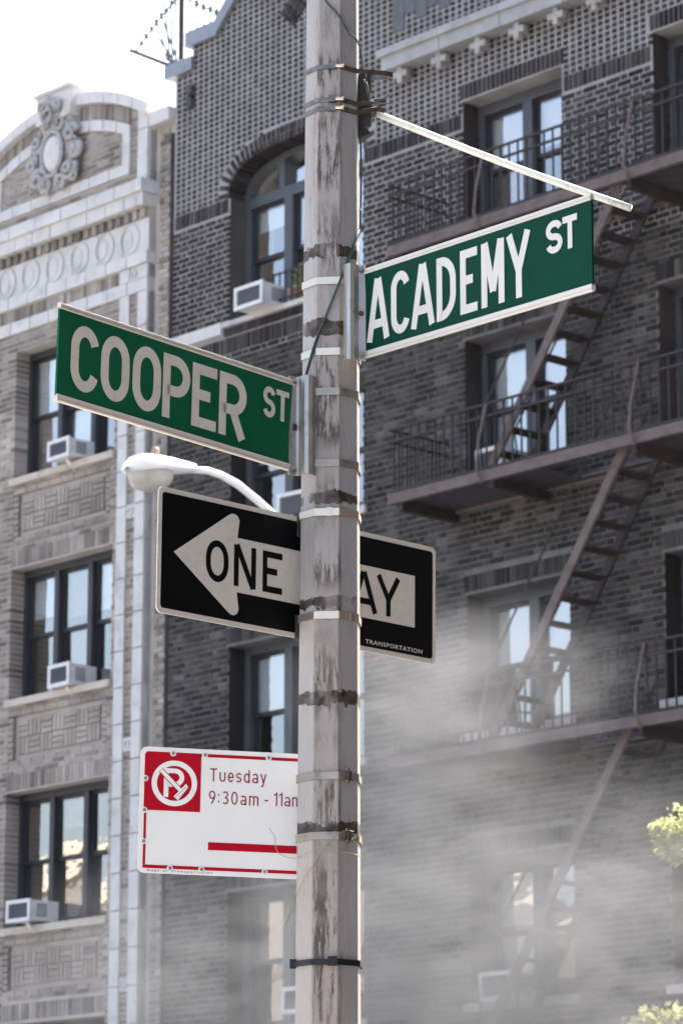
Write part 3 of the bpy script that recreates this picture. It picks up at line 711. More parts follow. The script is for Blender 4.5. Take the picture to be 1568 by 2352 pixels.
for p in wirep[1:]: MB().tube([p - [.03, 0, .03], p + [.03, .0, .03]], .014, 4).tube([p - [.03, 0, -.03], p + [.03, .0, -.03]], .014, 4).build('barb', M['iron'], RG)
w2 = [rp((550 + x / 2.352) * .6272, y / 2.352 * .6272) for x, y in ((330, -10), (400, 30), (460, 62), (520, 84), (570, 105), (640, 130))]
MB().tube(w2, .013, 5).build('barbed_wire', M['iron'], RG)
for p in w2[1:]: MB().tube([p - [.03, 0, .03], p + [.03, .0, .03]], .014, 4).tube([p - [.03, 0, -.03], p + [.03, .0, -.03]], .014, 4).build('barb', M['iron'], RG)
for x in (340, 400, 460, 515, 572): MB().tube([rp((550 + x / 2.352) * .6272, -20 + x * .03), rp((550 + x / 2.352) * .6272, 70 - (x - 340) * .05)], .013, 5).build('spike', M['paleRod'], RG)
for i, x in enumerate((371, 385)): tag(MB().tube([f2w(*(lambda q: (q[0], .3, q[1]))(fac(x, 145, .3))), f2w(*(lambda q: (q[0], .3, q[1]))(fac(x, 260, .3)))], .006, 5).build('roof_cable', M['paleRod']), ('thin pale cable hanging from the spike guard, the one touching the dark house', 'thin pale cable hanging from the spike guard arm, on its tan building side')[1 - i], 'cable', 'pale roof cables')

# ------------------------------------------------------------------ street lamp in front of the houses
Q = atY(752, 1250, 26.0); NV_ = -DY
LM = Matrix.Translation((Q[0], Q[1], .13))
SL = thing('street_lamp', 'white cobra head street lamp on a curved arm behind the one way sign', 'street lamp', LM)
def lp(x, y):                                          # point of the vertical plane of the arm under a pixel
    r = ray(x, y); t = ((Q - CAM) @ DS) / (r @ DS); p = CAM + r * t; return p - np.array([Q[0], Q[1], .13])
arm = [lp(442, 1079), lp(475, 1081), lp(507, 1091), lp(545, 1112), lp(587, 1146), lp(620, 1175), lp(665, 1224), lp(700, 1275), lp(735, 1345), lp(751, 1420)]
MB().tube(arm, [.027] * 3 + [.031] * 7, 12).build('arm', M['lampw'], SL, True)
MB().tube([(0, 0, 0), (0, 0, 1.0), tuple(np.array([0, 0, arm[-1][2] + .1]))], [.1, .085, .06], 12).build('post', M['lampw'], SL, True)
a = lp(292, 1076); b = lp(444, 1080); ax = (b - a); Lh = np.linalg.norm(ax); ax /= Lh; sd_ = np.cross(ax, [0, 0, 1]); sd_ /= np.linalg.norm(sd_); upv = np.cross(sd_, ax)
prof = [(0, .03, .02), (.04, .10, .075), (.12, .15, .115), (.25, .175, .135), (.42, .165, .125), (.62, .135, .108), (.82, .1, .082), (.98, .072, .062), (1.0, .05, .045)]
vs = []; fs = []; n = 16
for q, wd, hh in prof:
    for i in range(n):
        t = 2 * math.pi * i / n; up_ = math.sin(t); h_ = hh * .86 if up_ > 0 else hh * .35
        vs.append(a + ax * Lh * q + sd_ * wd * math.cos(t) + upv * h_ * up_)
for j in range(len(prof) - 1):
    for i in range(n): fs.append([j * n + i, j * n + (i + 1) % n, (j + 1) * n + (i + 1) % n, (j + 1) * n + i])
fs += [list(range(n)), [(len(prof) - 1) * n + i for i in range(n)][::-1]]
hd = MB().add(vs, fs).build('lamp_head', M['lampw'], SL, True)
vs = []; fs = []
for j in range(6):
    t = j / 5 * math.pi / 2
    for i in range(n): u = 2 * math.pi * i / n; vs.append(a + ax * Lh * (.34 + .30 * math.cos(u) * math.cos(t)) + sd_ * .15 * math.sin(u) * math.cos(t) - upv * (.03 + .15 * math.sin(t) ** .8))
for j in range(5):
    for i in range(n): fs.append([j * n + i, j * n + (i + 1) % n, (j + 1) * n + (i + 1) % n, (j + 1) * n + i])
MB().add(vs, fs).build('lens', M['lens'], hd, True)
pc = a + ax * Lh * .45 + upv * .12; MB().lathe([(0, .05), (.024, .048), (.032, .036), (.032, -.03)], pc, 10).build('photocell', M['photo'], hd, True)

# ------------------------------------------------------------------ the octagonal pole
PX0, PXS, PY = -.0407, .00376, 7.95
def axis(z): return np.array([PX0 + PXS * z, PY, z])
def rad(z): return (.1556 - (z - 2.2595) * .00909) / 1.907
VA = [math.radians(-29 + 45 * i) for i in range(8)]
def oct_(z, extra=0.):
    c = axis(z); r = rad(z) + extra; return [np.array([c[0] + r * math.sin(a), c[1] - r * math.cos(a), z]) for a in VA]
def surfY(x, z, extra=.004):
    P = oct_(z, extra); best = None
    for i in range(8):
        a, b = P[i], P[(i + 1) % 8]; lo, hi = min(a[0], b[0]), max(a[0], b[0])
        if lo - 1e-9 <= x <= hi + 1e-9 and hi - lo > 1e-6:
            y = a[1] + (b[1] - a[1]) * (x - a[0]) / (b[0] - a[0]); best = y if best is None else min(best, y)
    return best if best is not None else PY
def zpx(y, Y=7.88): return 1.6 + Y * math.tan(PITCH - math.atan((y - CY) / F))
def pole_mat():
    t = NT('worn_grey_pole_paint'); co = t.tc.outputs['Object']; sx = t.n('ShaderNodeSeparateXYZ'); t.l(co, sx.inputs[0]); Z = sx.outputs[2]; X = sx.outputs[0]
    base = t.mix(t.ramp(t.noise(5, 5), .3, .7), srgb(150, 150, 151), srgb(166, 165, 164))
    tan = t.mix(t.ramp(t.noise(1.6, 4), .35, .65), base, srgb(156, 148, 140))
    # fine vertical scratches
    mp = t.mapping((150, 150, 9)); fine = t.ramp(t.noise(1.0, 8, .7, mp), .55, .64)
    mp2 = t.mapping((75, 75, 9)); st = t.math('ADD', t.math('MULTIPLY', t.noise(1.0, 10, .8, mp2), .65), t.math('MULTIPLY', t.noise(1., 4, .6, t.mapping((14, 14, 2.2))), .35))
    hgt = t.ramp(t.noise(2.3, 3, co=t.mapping((.2, .2, 1.6))), .42, .56)
    mid = t.math('MULTIPLY', t.ramp(X, -.072, -.062), t.ramp(X, .004, -.006))     # wear on the face turned to the street corner
    wear = t.math('MULTIPLY', t.math('MULTIPLY', t.ramp(st, .49, .525), hgt), t.math('ADD', t.math('MULTIPLY', mid, .92), .08))
    k = t.mix(t.math('MULTIPLY', fine, .28), tan, srgb(96, 90, 84))
    k = t.mix(t.math('MULTIPLY', mid, .45), k, srgb(146, 132, 121)); k = t.mix(t.math('MULTIPLY', wear, .9), k, srgb(66, 54, 45))
    # rings of torn tape and rust
    ring = None
    for yy, hw in ((690, .016), (866, .02), (1261, .012), (1503, .014), (1724, .016), (2029, .016)):
        d = t.math('ABSOLUTE', t.math('SUBTRACT', Z, zpx(yy)))
        r = t.math('LESS_THAN', t.math('ADD', d, t.math('ADD', t.math('MULTIPLY', t.math('SUBTRACT', t.noise(70, 8, .75), .5), .045), t.math('MULTIPLY', t.math('SUBTRACT', t.noise(16, 3), .5), .05))), hw)
        ring = r if ring is None else t.math('MAXIMUM', ring, r)
    rust = t.mix(t.ramp(t.noise(45, 6), .40, .6), srgb(40, 33, 28), srgb(84, 72, 62))
    keep = t.ramp(t.noise(14, 4, co=t.mapping((1, 1, .3))), .34, .46)
    k = t.mix(t.math('MULTIPLY', ring, keep), k, rust)
    gr = t.ramp(t.noise(4, 6, .6, t.mapping((6, 6, 1))), .5, .75, 0, .25); k = t.mix(gr, k, srgb(112, 106, 98))
    t.color(k); t.set(.5, .15, .4)
    t.bump(t.math('ADD', t.math('MULTIPLY', wear, -.5), t.noise(120, 3)), .25, .004); return t.m
M['pole'] = pole_mat()
PM = Matrix.Translation((0, PY, .13))
SP = thing('street_pole', 'weathered grey octagonal steel pole carrying the street signs', 'pole', PM)
zs = [.45, 1.0, 1.6] + list(np.linspace(2.0, 5.2, 17)) + [6.0, 8.2]; vs = []; fs = []
for z in zs: vs += [p - np.array([0, PY, .13]) for p in oct_(z)]
for j in range(len(zs) - 1):
    for i in range(8): fs.append([j * 8 + i, j * 8 + (i + 1) % 8, (j + 1) * 8 + (i + 1) % 8, (j + 1) * 8 + i])
fs.append([(len(zs) - 1) * 8 + i for i in range(8)])
PO = MB().add(vs, fs)
pole_o = PO.build('shaft', M['pole'], SP)
bv = pole_o.modifiers.new('edge', 'BEVEL'); bv.width = .0018; bv.segments = 2; bv.limit_method = 'ANGLE'; bv.angle_limit = math.radians(25)
bs = MB()
for r, z0, z1 in ((.15, 0, .04), (.125, .04, .34)):
    c = axis(.2); P = [(c[0] + r * math.sin(a), -r * math.cos(a)) for a in VA]; bs.prism(P[::-1], z0, z1, 'z')
bs.build('base', M['pole'], SP)
def ringstrap(name, y, h, m, parent, wm, extra=.0025, z=None, th=.0014):
    z = zpx(y) if z is None else z; o = [oct_(z - h / 2, e) for e in (extra + th, extra)] ; u = [oct_(z + h / 2, e) for e in (extra + th, extra)]
    vs = o[0] + u[0] + o[1] + u[1]; fs = []
    for i in range(8): j = (i + 1) % 8; fs += [[i, j, 8 + j, 8 + i], [16 + i, 24 + i, 24 + j, 16 + j], [8 + i, 8 + j, 24 + j, 24 + i], [i, 16 + i, 16 + j, j]]
    mb = MB().add(vs, fs); inv = np.array(wm.inverted()); mb.xf(lambda p: (inv @ np.array([*p, 1]))[:3]); return mb.build(name, m, parent)
def towld(mb, wm): inv = np.array(wm.inverted()); return mb.xf(lambda p: (inv @ np.array([*p, 1]))[:3])

# ------------------------------------------------------------------ stroke lettering
def arcp(cx, cz, rx, rz, a0, a1, n=14): return [(cx + rx * math.cos(math.radians(a)), cz + rz * math.sin(math.radians(a))) for a in np.linspace(a0, a1, n)]
def glyph(ch, w, h, t):
    q = t / 2; R_ = (w - t) / 2; cx = w / 2; rz = min(R_ * 1.25, (h - t) / 2)
    if ch == 'O': return [('c', arcp(cx, h - q - rz, R_, rz, 0, 180) + arcp(cx, q + rz, R_, rz, 180, 360))]
    if ch == 'C': return [('o', arcp(cx, h - q - rz, R_, rz, 18, 180) + arcp(cx, q + rz, R_, rz, 180, 342))]
    if ch == 'E': return [('o', [(w, h - q), (q, h - q), (q, q), (w, q)]), ('o', [(q, h * .52), (w * .74, h * .52)])]
    if ch == 'T': return [('o', [(0, h - q), (w, h - q)]), ('o', [(cx, h - q), (cx, 0)])]
    if ch == 'D':
        r = w * .62; return [('c', [(q, q)] + arcp(w - q - r, q + r * 1.1, r, r * 1.1, -90, 0, 9) + arcp(w - q - r, h - q - r * 1.1, r, r * 1.1, 0, 90, 9) + [(q, h - q)])]
    if ch in 'PR':
        zb = h * .44; rr = (h - q - zb) / 2; rx = min(rr, w * .55)
        o = [('o', [(q, 0), (q, h - q)] + arcp(w - q - rx, zb + rr, rx, rr, 90, -90, 15) + [(q, zb)])]
        if ch == 'R': o.append(('o', [(w * .50, zb), (w - q * 1.02, 0)]))
        return o
    if ch == 'A': return [('f', [(0, 0), (t * 1.02, 0), (cx, h * .93), (cx + t * .0, h * .93)]), ('o', [(q * 1.05, 0), (cx - t * .12, h - q * .0), ]), ('o', [(w - q * 1.05, 0), (cx + t * .12, h)]), ('o', [(w * .2, h * .27), (w * .8, h * .27)])][1:]
    if ch == 'M': return [('o', [(q, 0), (q, h)]), ('o', [(w - q, 0), (w - q, h)]), ('o', [(q * 1.25, h), (cx, h * .22)]), ('o', [(w - q * 1.25, h), (cx, h * .22)])]
    if ch == 'N': return [('o', [(q, 0), (q, h)]), ('o', [(w - q, 0), (w - q, h)]), ('o', [(q * 1.2, h), (w - q * 1.2, 0)])]
    if ch == 'Y': return [('o', [(q, h), (cx, h * .42)]), ('o', [(w - q, h), (cx, h * .42)]), ('o', [(cx, h * .5), (cx, 0)])]
    if ch == 'W': return [('o', [(q, h), (w * .28, 0)]), ('o', [(w * .28, 0), (cx, h)]), ('o', [(cx, h), (w * .72, 0)]), ('o', [(w * .72, 0), (w - q, h)])]
    if ch == 'S':
        rz2 = (h - t) / 4; return [('o', arcp(cx, h - q - rz2, R_, rz2, 15, 270, 20)[:-1] + arcp(cx, q + rz2, R_, rz2, 90, -165, 20))]
    return []
def small(ch, t):
    # narrow rounded sign letters: cap height 1, returns (width, strokes)
    q = t / 2; xh = .74; w = .46; R_ = (w - t) / 2; c = w / 2
    bowl = arcp(c, xh / 2, R_, xh / 2 - q, 0, 360, 26)[:-1]
    if ch == 'T': return .56, [('o', [(0, 1 - q), (.56, 1 - q)]), ('o', [(.28, 1 - q), (.28, 0)])]
    if ch == 'u': return w, [('o', [(q, xh), (q, R_ + q)] + arcp(c, R_ + q, R_, R_, 180, 360, 12) + [(w - q, xh)])]
    if ch == 'e': return w, [('o', [(q, xh * .5), (w - q, xh * .5)] + arcp(c, xh / 2, R_, xh / 2 - q, 8, 325, 22))]
    if ch == 's': r = (xh - t) / 4; return w * .9, [('o', arcp(c * .9, xh - q - r, R_ * .9, r, 25, 270, 14)[:-1] + arcp(c * .9, q + r, R_ * .9, r, 90, -155, 14))]
    if ch == 'd': return w, [('c', bowl), ('o', [(w - q, 1), (w - q, 0)])]
    if ch == 'a': return w, [('o', arcp(c, xh - q - R_, R_, R_, 150, 0, 9) + [(w - q, 0)]), ('c', arcp(c, xh * .28, R_, xh * .28 - q, 0, 360, 20)[:-1])]
    if ch == 'y': return w, [('o', [(q, xh), (c, .06)]), ('o', [(w - q, xh), (c - .03, -.18), (q, -.24)])]
    if ch == 'm': r = .13; return .74, [('o', [(q, 0), (q, xh)]), ('o', [(q, xh * .6)] + arcp(q + r * 1.2, xh - q - r, r * 1.2, r, 180, 0, 9) + [(q + r * 2.4, 0)]), ('o', [(q + r * 2.4, xh * .6)] + arcp(q + r * 3.6, xh - q - r, r * 1.2, r, 180, 0, 9) + [(q + r * 4.8, 0)])]
    if ch == '0': return .5, [('c', arcp(.25, .5, .25 - q, .5 - q, 0, 360, 30)[:-1])]
    if ch == '9': return .5, [('c', arcp(.25, .68, .25 - q, .32 - q, 0, 360, 24)[:-1]), ('o', [(.5 - q, .68), (.47 - q, .4), (.22, 0)])]
    if ch == '3': return .48, [('o', arcp(.24, .75, .21 - q, .25 - q, 150, -80, 14) + arcp(.24, .27, .24 - q, .27 - q, 85, -150, 16))]
    if ch == '1': return .26, [('o', [(0, .8), (.26 - q, .97), (.26 - q, 0)])]
    if ch == ':': return .12, [('o', [(.06, .12), (.06, .26)]), ('o', [(.06, .62), (.06, .76)])]
    if ch == '-': return .26, [('o', [(0, .4), (.26, .4)])]
    return .3, []
def words(txt, x0, x1, z0, h, y, m, parent, t=.1):
    ws = [small(c, t) for c in txt]; tot = sum(w_ for w_, _ in ws); gap = ((x1 - x0) / h - tot) / max(len(txt) - 1, 1); x = 0
    for (w_, st), c in zip(ws, txt):
        mb = MB()
        for i, (kind, pts) in enumerate(st): mb.ribbon([(x0 + (x + p[0]) * h, z0 + p[1] * h) for p in pts], t * h, y - .0001 * i, y - .0001 * i + .0003, close=(kind == 'c'))
        if mb.v: mb.build('letter', m, parent)
        x += w_ + gap
LAY = [0]
def letter(mb, ch, x, z, w, h, t, y):
    for kind, pts in glyph(ch, w, h, t):
        LAY[0] = (LAY[0] + 1) % 4; yy = y - .00012 * LAY[0]
        mb.ribbon([(x + p[0], z + p[1]) for p in pts], t, yy, yy + .0006, close=(kind == 'c'))
def textmesh(txt, x0, x1, z0, z1, y, m, name, parent, cw=1.0, weight=0.):
    cu = bpy.data.curves.new('txt', 'FONT'); cu.body = txt; cu.space_character = cw; cu.offset = weight; cu.resolution_u = 4
    o = bpy.data.objects.new('txt', cu); col.objects.link(o); dg = bpy.context.evaluated_depsgraph_get(); me = bpy.data.meshes.new_from_object(o.evaluated_get(dg))
    bpy.data.objects.remove(o); v = np.array([p.co for p in me.vertices]); mn, mx_ = v.min(0), v.max(0)
    for p, c in zip(me.vertices, v): p.co = (x0 + (c[0] - mn[0]) / (mx_[0] - mn[0]) * (x1 - x0), y, z0 + (c[1] - mn[1]) / (mx_[1] - mn[1]) * (z1 - z0))
    me.materials.clear(); me.materials.append(m); me.name = name; o = link(name, me, parent); o['kind'] = 'stuff'; return o
def sign_matrix(yaw, roll, lean, ax_, Yd, az):
    yaw, roll, lean = map(math.radians, (yaw, roll, lean)); X = np.array([math.cos(yaw), math.sin(yaw), 0]); N = np.array([math.sin(yaw), -math.cos(yaw), 0]); Zv = np.array([0, 0, 1.])
    Z2 = Zv * math.cos(lean) + N * math.sin(lean); N2 = N * math.cos(lean) - Zv * math.sin(lean); Xr = X * math.cos(roll) + Z2 * math.sin(roll); Zr = -X * math.sin(roll) + Z2 * math.cos(roll); Yv = -N2
    return Matrix(((Xr[0], Yv[0], Zr[0], ax_), (Xr[1], Yv[1], Zr[1], Yd), (Xr[2], Yv[2], Zr[2], az), (0, 0, 0, 1)))
def bolt(x, y, z, r, m, parent, name='bolt', n=6):
    mb = MB()
    pts = [(x + r * math.cos(a), z + r * math.sin(a)) for a in np.linspace(0, 2 * math.pi, 14, endpoint=False)]; mb.prism(pts[::-1], y - .003, y)
    pts = [(x + r * .6 * math.cos(a), z + r * .6 * math.sin(a)) for a in np.linspace(0, 2 * math.pi, n, endpoint=False)]; mb.prism(pts[::-1], y - .008, y - .003); return mb.build(name, m, parent)

# ------------------------------------------------------------------ street name signs
def name_sign(name, label, mtx, W, H, u0, words, gm, wm_, side):
    o = thing(name, label, 'street sign', mtx, 'street name signs'); X = lambda u: W * (u - u0); Z_ = lambda v: H * (v - .5)
    blade = MB().box(X(0), X(1), -.003, .003, Z_(.055), Z_(.945)).build('blade', gm, o)
    for v0, v1 in ((0, .07), (.937, 1)):
        HH = H * (v1 - v0); MB().prism([(-.006, 0), (-.0035, -.0012), (.0035, -.0012), (.006, 0), (.006, HH * .7), (.004, HH * .9), (0, HH), (-.004, HH * .9), (-.006, HH * .7)] if v0 > .5 else [(-.004, 0), (.004, 0), (.006, .003), (.006, HH), (-.006, HH), (-.006, .003)], X(0), X(1), 'z').xf(lambda p: (p[2], p[0], p[1] + Z_(v0))).build('edge_strip', wm_, o)
        MB().box(X(0), X(1), -.0068, -.0058, Z_(v0) + H * .016, Z_(v0) + H * .020).build('edge_groove', M['alu'], o)
    for ch, a, b, v0, v1, t in words: lt = MB(); letter(lt, ch, X(a), Z_(v0), X(b) - X(a), H * (v1 - v0), t, -.0036); lt.build('letter', wm_, o)
    return o
TC = .0255
cwords = [(c, a, b, .167, .833, TC) for c, a, b in (('C', .05, .161), ('O', .17, .285), ('O', .299, .416), ('P', .425, .539), ('E', .549, .654), ('R', .666, .785))] + [('S', .86, .914, .503, .833, .0135), ('T', .918, .976, .503, .833, .0135)]
CM = sign_matrix(50.64, -.21, 1.34, -.1202, 7.885, 3.7180)
COOP = name_sign('street_sign', 'green COOPER ST street sign with dulled white letters bracketed to the pole', CM, .830, .234, 1., cwords, M['green'], M['reflW'], 1)
TA = .0215
awords = [(c, a, b, .155, .84, TA) for c, a, b in (('A', .016, .124), ('C', .132, .218), ('A', .222, .332), ('D', .341, .427), ('E', .446, .521), ('M', .539, .638), ('Y', .647, .751))] + [('S', .815, .882, .503, .845, .0155), ('T', .884, .943, .503, .845, .0155)]
AM = sign_matrix(-53.49, -2.72, 2.21, .0567, 7.885, 4.0059)
ACAD = name_sign('street_sign', 'green ACADEMY ST street sign with clean white letters bracketed to the pole', AM, .865, .229, 0., awords, M['greenA'], M['reflA'], -1)
# brackets: folded channel between blade and pole (outline in world x, y)
def bracket(o, wm, prof, zc, h, th=.0035):
    P = [np.array(p) for p in prof]; mb = MB(); mb.ribbon(P, th, zc - h / 2, zc + h / 2); mb.xf(lambda p: (p[0], p[2], p[1])); return towld(mb, wm).build('bracket', M['alu'], o)
bc = bracket(COOP, CM, [(-.130, 7.872), (-.112, 7.884), (-.104, 7.884), (-.098, 7.874), (-.090, 7.866), (-.081, 7.864), (-.073, 7.868), (-.068, 7.878), (-.066, 7.886)], 3.716, .252)
ba = bracket(ACAD, AM, [(.006, 7.878), (.008, 7.868), (.014, 7.858), (.022, 7.855), (.030, 7.858), (.036, 7.866), (.042, 7.872), (.060, 7.874)], 4.004, .248)
def wbolt(parent, wm, x, y, z, r): mb = MB().tube([(x, y, z), (x, y - .004, z)], r, 12).tube([(x, y - .004, z), (x, y - .010, z)], r * .6, 6); return towld(mb, wm).build('bolt', M['clamp'], parent)
for z in (3.716 + .112, 3.716 - .112): wbolt(COOP, CM, -.117, 7.878, z, .008)
for z in (4.004 + .110, 4.004 - .108): wbolt(ACAD, AM, .050, 7.871, z, .008)
towld(MB().tube([(-.117, 7.880, 3.712), (-.117, 7.8765, 3.712)], .009, 12), CM).build('bolt_hole', M['blackp'], COOP); towld(MB().tube([(.049, 7.873, 4.002), (.049, 7.8700, 4.002)], .007, 12), AM).build('bolt_hole', M['angle'], ACAD)
for y in (644, 807): ringstrap('strap', y, .0187, M['steel'], ACAD, AM)
for y in (899, 1063): ringstrap('strap', y, .0187, M['dullsteel'], COOP, CM)

# ------------------------------------------------------------------ one way sign
def rrect(x0, x1, z0, z1, r, n=6):
    P = []
    for cx, cz, a0 in ((x1 - r, z1 - r, 0), (x0 + r, z1 - r, 90), (x0 + r, z0 + r, 180), (x1 - r, z0 + r, 270)): P += arcp(cx, cz, r, r, a0, a0 + 90, n)
    return P
OM = sign_matrix(46.45, .61, 1.22, -.0298, 8.055, 3.3547); OW, OH, OU = .981, .305, .6
ONE = thing('one_way_sign', 'black ONE WAY sign with white left arrow strapped behind the pole', 'traffic sign', OM)
ox = lambda u: OW * (u - OU); oz = lambda v: OH * (v - .5)
MB().prism(rrect(ox(0), ox(1), oz(0), oz(1), .016)[::-1], -.0015, .0015).build('sign_plate', M['reflW'], ONE)
MB().prism(rrect(ox(.0125), ox(.9875), oz(.041), oz(.959), .009)[::-1], -.0021, -.0016).build('black_field', M['black'], ONE)
ap = [(.053, .5), (.236, .885), (.247, .903), (.258, .905), (.268, .893), (.2745, .86), (.268, .718), (.918, .718), (.918, .278), (.268, .278), (.2755, .14), (.270, .105), (.260, .088), (.248, .090), (.238, .108)]
MB().prism([(ox(u), oz(v)) for u, v in ap][::-1], -.0027, -.0022).build('arrow', M['reflW'], ONE)
for ch, a, b in (('O', .161, .238), ('N', .257, .333), ('E', .357, .426), ('W', .56, .665), ('A', .672, .775), ('Y', .771, .862)): lt = MB(); letter(lt, ch, ox(a), oz(.327), ox(b) - ox(a), OH * .335, .0158, -.0032); lt.build('letter', M['black'], ONE)
textmesh('TRANSPORTATION', ox(.732), ox(.948), oz(.067), oz(.103), -.0024, M['reflW'], 'small_lettering', ONE, 1.15, .02)
for y in (1176, 1413): ringstrap('strap', y, .0187, M['steel'], ONE, OM)
for y in (1176, 1413):
    zz = zpx(y); pl = oct_(zz); p = axis(zz) + np.array([-.0, .0, 0])
    nb = np.array([math.sin(math.radians(46.45)), -math.cos(math.radians(46.45)), 0]); xb = np.array([nb[1], -nb[0], 0]) * -1
    towld(MB().obox(np.array([-.104, 7.975, zz - .012]), xb * .012, nb * .010, [0, 0, .03]), OM).build('sign_clip', M['angle'], ONE)
bx = axis(zpx(1176)); towld(MB().box(-.036, -.022, 7.8735, 7.8765, zpx(1176) - .011, zpx(1176) + .011), OM).build('buckle', M['steel'], ONE)
zz = zpx(1413); P = oct_(zz, .004); e = P[1] + (P[2] - P[1]) * .68; dd = (P[2] - P[1]) / np.linalg.norm(P[2] - P[1]); towld(MB().obox(e, dd * .006, np.array([dd[1], -dd[0], 0]) * .003, [0, 0, .012]), OM).build('buckle', M['dullsteel'], ONE)

# ------------------------------------------------------------------ parking sign
KM = sign_matrix(12.22, -.86, -.44, -.1113, 8.035, 2.7699); KW, KH = .3865, .308
PK = thing('parking_sign', 'white and red street cleaning parking sign with Tuesday hours behind the pole', 'parking sign', KM)
kx_ = lambda u: KW * (u - 1); kz = lambda v: KH * (v - .5); UE = 1.20
MB().prism(rrect(kx_(0), kx_(UE), kz(0), kz(1), .016)[::-1], -.0015, .0015).build('sign_plate', M['parkw'], PK)
b = MB()
MB().prism([(kx_(.386), kz(.978 - .015))] + [p for p in rrect(kx_(.027), kx_(.1), kz(.9), kz(.962), .009)[6:12]] + [(kx_(.027), kz(.496)), (kx_(.386), kz(.496))][::1], -.0021, -.0016).build('red_square', M['red'], PK)
MB().box(kx_(.3865), kx_(UE - .03), -.00205, -.0016, kz(.938), kz(.963)).build('red_border', M['red'], PK)
MB().box(kx_(.03), kx_(.046), -.00205, -.0016, kz(.066), kz(.4955)).build('red_border', M['red'], PK)
MB().box(kx_(.03), kx_(UE - .03), -.0020, -.0016, kz(.038), kz(.0645)).build('red_border', M['red'], PK)
cxk, czk = kx_(.218), kz(.716); ro, ri = .0560, .0430
MB().ribbon(arcp(cxk, czk, (ro + ri) / 2, (ro + ri) / 2, 0, 350, 36) , ro - ri, -.0026, -.0022, close=True).build('symbol_ring', M['parkw'], PK)
MB().ribbon([(kx_(.166), kz(.605)), (kx_(.166), kz(.815))] + arcp(kx_(.222), kz(.762), .0165, .0165, 90, -90, 12) + [(kx_(.172), kz(.705))], .0115, -.00262, -.0022).build('symbol_letter', M['parkw'], PK)
MB().ribbon([(kx_(.130), kz(.818)), (kx_(.262), kz(.655))], .0135, -.0028, -.00263).build('symbol_outline', M['red'], PK)
MB().ribbon([(kx_(.132), kz(.816)), (kx_(.268), kz(.648))], .0092, -.0031, -.00281).build('broom_handle', M['parkw'], PK)
MB().prism([(kx_(.216), kz(.612)), (kx_(.292), kz(.716)), (kx_(.308), kz(.690)), (kx_(.242), kz(.578))][::-1], -.0033, -.00312).build('broom_head', M['parkw'], PK)
MB().ribbon([(kx_(.225), kz(.603)), (kx_(.302), kz(.703))], .0012, -.0034, -.00331).build('broom_line', M['redT'], PK)
for i in range(9): q = i / 8; MB().ribbon([(kx_(.235 + .068 * q), kz(.590 + .100 * q)), (kx_(.241 + .068 * q), kz(.578 + .100 * q))], .0012, -.0034, -.00331).build('broom_bristle', M['redT'], PK)
words('Tuesday', kx_(.443), kx_(.805), kz(.747), KH * .104, -.002, M['redT'], PK)
words('9:30am', kx_(.439), kx_(.758), kz(.568), KH * .104, -.002, M['redT'], PK); words('-', kx_(.797), kx_(.83), kz(.572), KH * .104, -.002, M['redT'], PK); words('11am', kx_(.856), kx_(1.035), kz(.574), KH * .104, -.002, M['redT'], PK)
textmesh('Dept of Transportation', kx_(.06), kx_(.473), kz(.009), kz(.029), -.002, M['redT'], 'small_lettering', PK, 1.5, .014)
MB().box(kx_(.441), kx_(1.12), -.0021, -.0016, kz(.2), kz(.262)).build('red_bar', M['red'], PK)
for u, v in ((.206, .955), (.409, .954), (.817, .956), (.034, .747), (.033, .495), (.032, .248), (.203, .043), (.403, .045), (.805, .046)):
    MB().prism([(kx_(u) + .0075 * math.cos(a), kz(v) + .0075 * math.sin(a)) for a in np.linspace(0, 6.28, 14, endpoint=False)][::-1], -.0027, -.0022).build('rivet_washer', M['parkw'], PK)
    MB().prism([(kx_(u) + .0042 * math.cos(a), kz(v) + .0042 * math.sin(a)) for a in np.linspace(0, 6.28, 12, endpoint=False)][::-1], -.0045, -.0028).build('rivet', M['rivet'], PK)
for y in (1782, 1920):
    ringstrap('strap', y, .0185, M['dullsteel'], PK, KM); zz = zpx(y); P = oct_(zz, .004); e = P[1] + (P[2] - P[1]) * .33; dd = (P[2] - P[1]) / np.linalg.norm(P[2] - P[1]); nn = np.array([dd[1], -dd[0], 0])
    towld(MB().obox(e + nn * .006, dd * .010, nn * .006, [0, 0, .011]).tube([e + nn * .008 + [0, 0, -.017], e + nn * .008 + [0, 0, .017]], .006, 10), KM).build('clamp_bolt', M['clamp'], PK)

# ------------------------------------------------------------------ banner arm with hose clamps
BA_s = atY(868, 262, 7.965); BA_e = atY(1447, 478, 7.66)
BM = Matrix.Translation(tuple(BA_s))
ARM = thing('banner_arm', 'cream painted rod sloping down from the hose clamps at the pole top', 'banner arm', BM)
mid = [BA_s + (BA_e - BA_s) * q + np.array([0, 0, -.006 * math.sin(q * math.pi)]) for q in np.linspace(0, 1, 9)]
towld(MB().tube(mid, .0088, 14), BM).build('rod', M['rod'], ARM, True)
an = atY(834, 245, 7.965)
towld(MB().box(an[0] - .012, an[0] + .020, 7.955, 7.961, an[2] - .055, an[2] + .085).box(an[0] - .012, an[0] - .006, 7.961, 8.0, an[2] - .055, an[2] + .085), BM).build('angle_iron', M['angle'], ARM)
tr = atY(833, 300, 7.96); towld(MB().prism([(tr[0] - .012, tr[2] + .03), (tr[0] + .022, tr[2] - .008), (tr[0] - .012, tr[2] - .02)], 7.958, 7.976), BM).build('angle_iron', M['angle'], ARM)
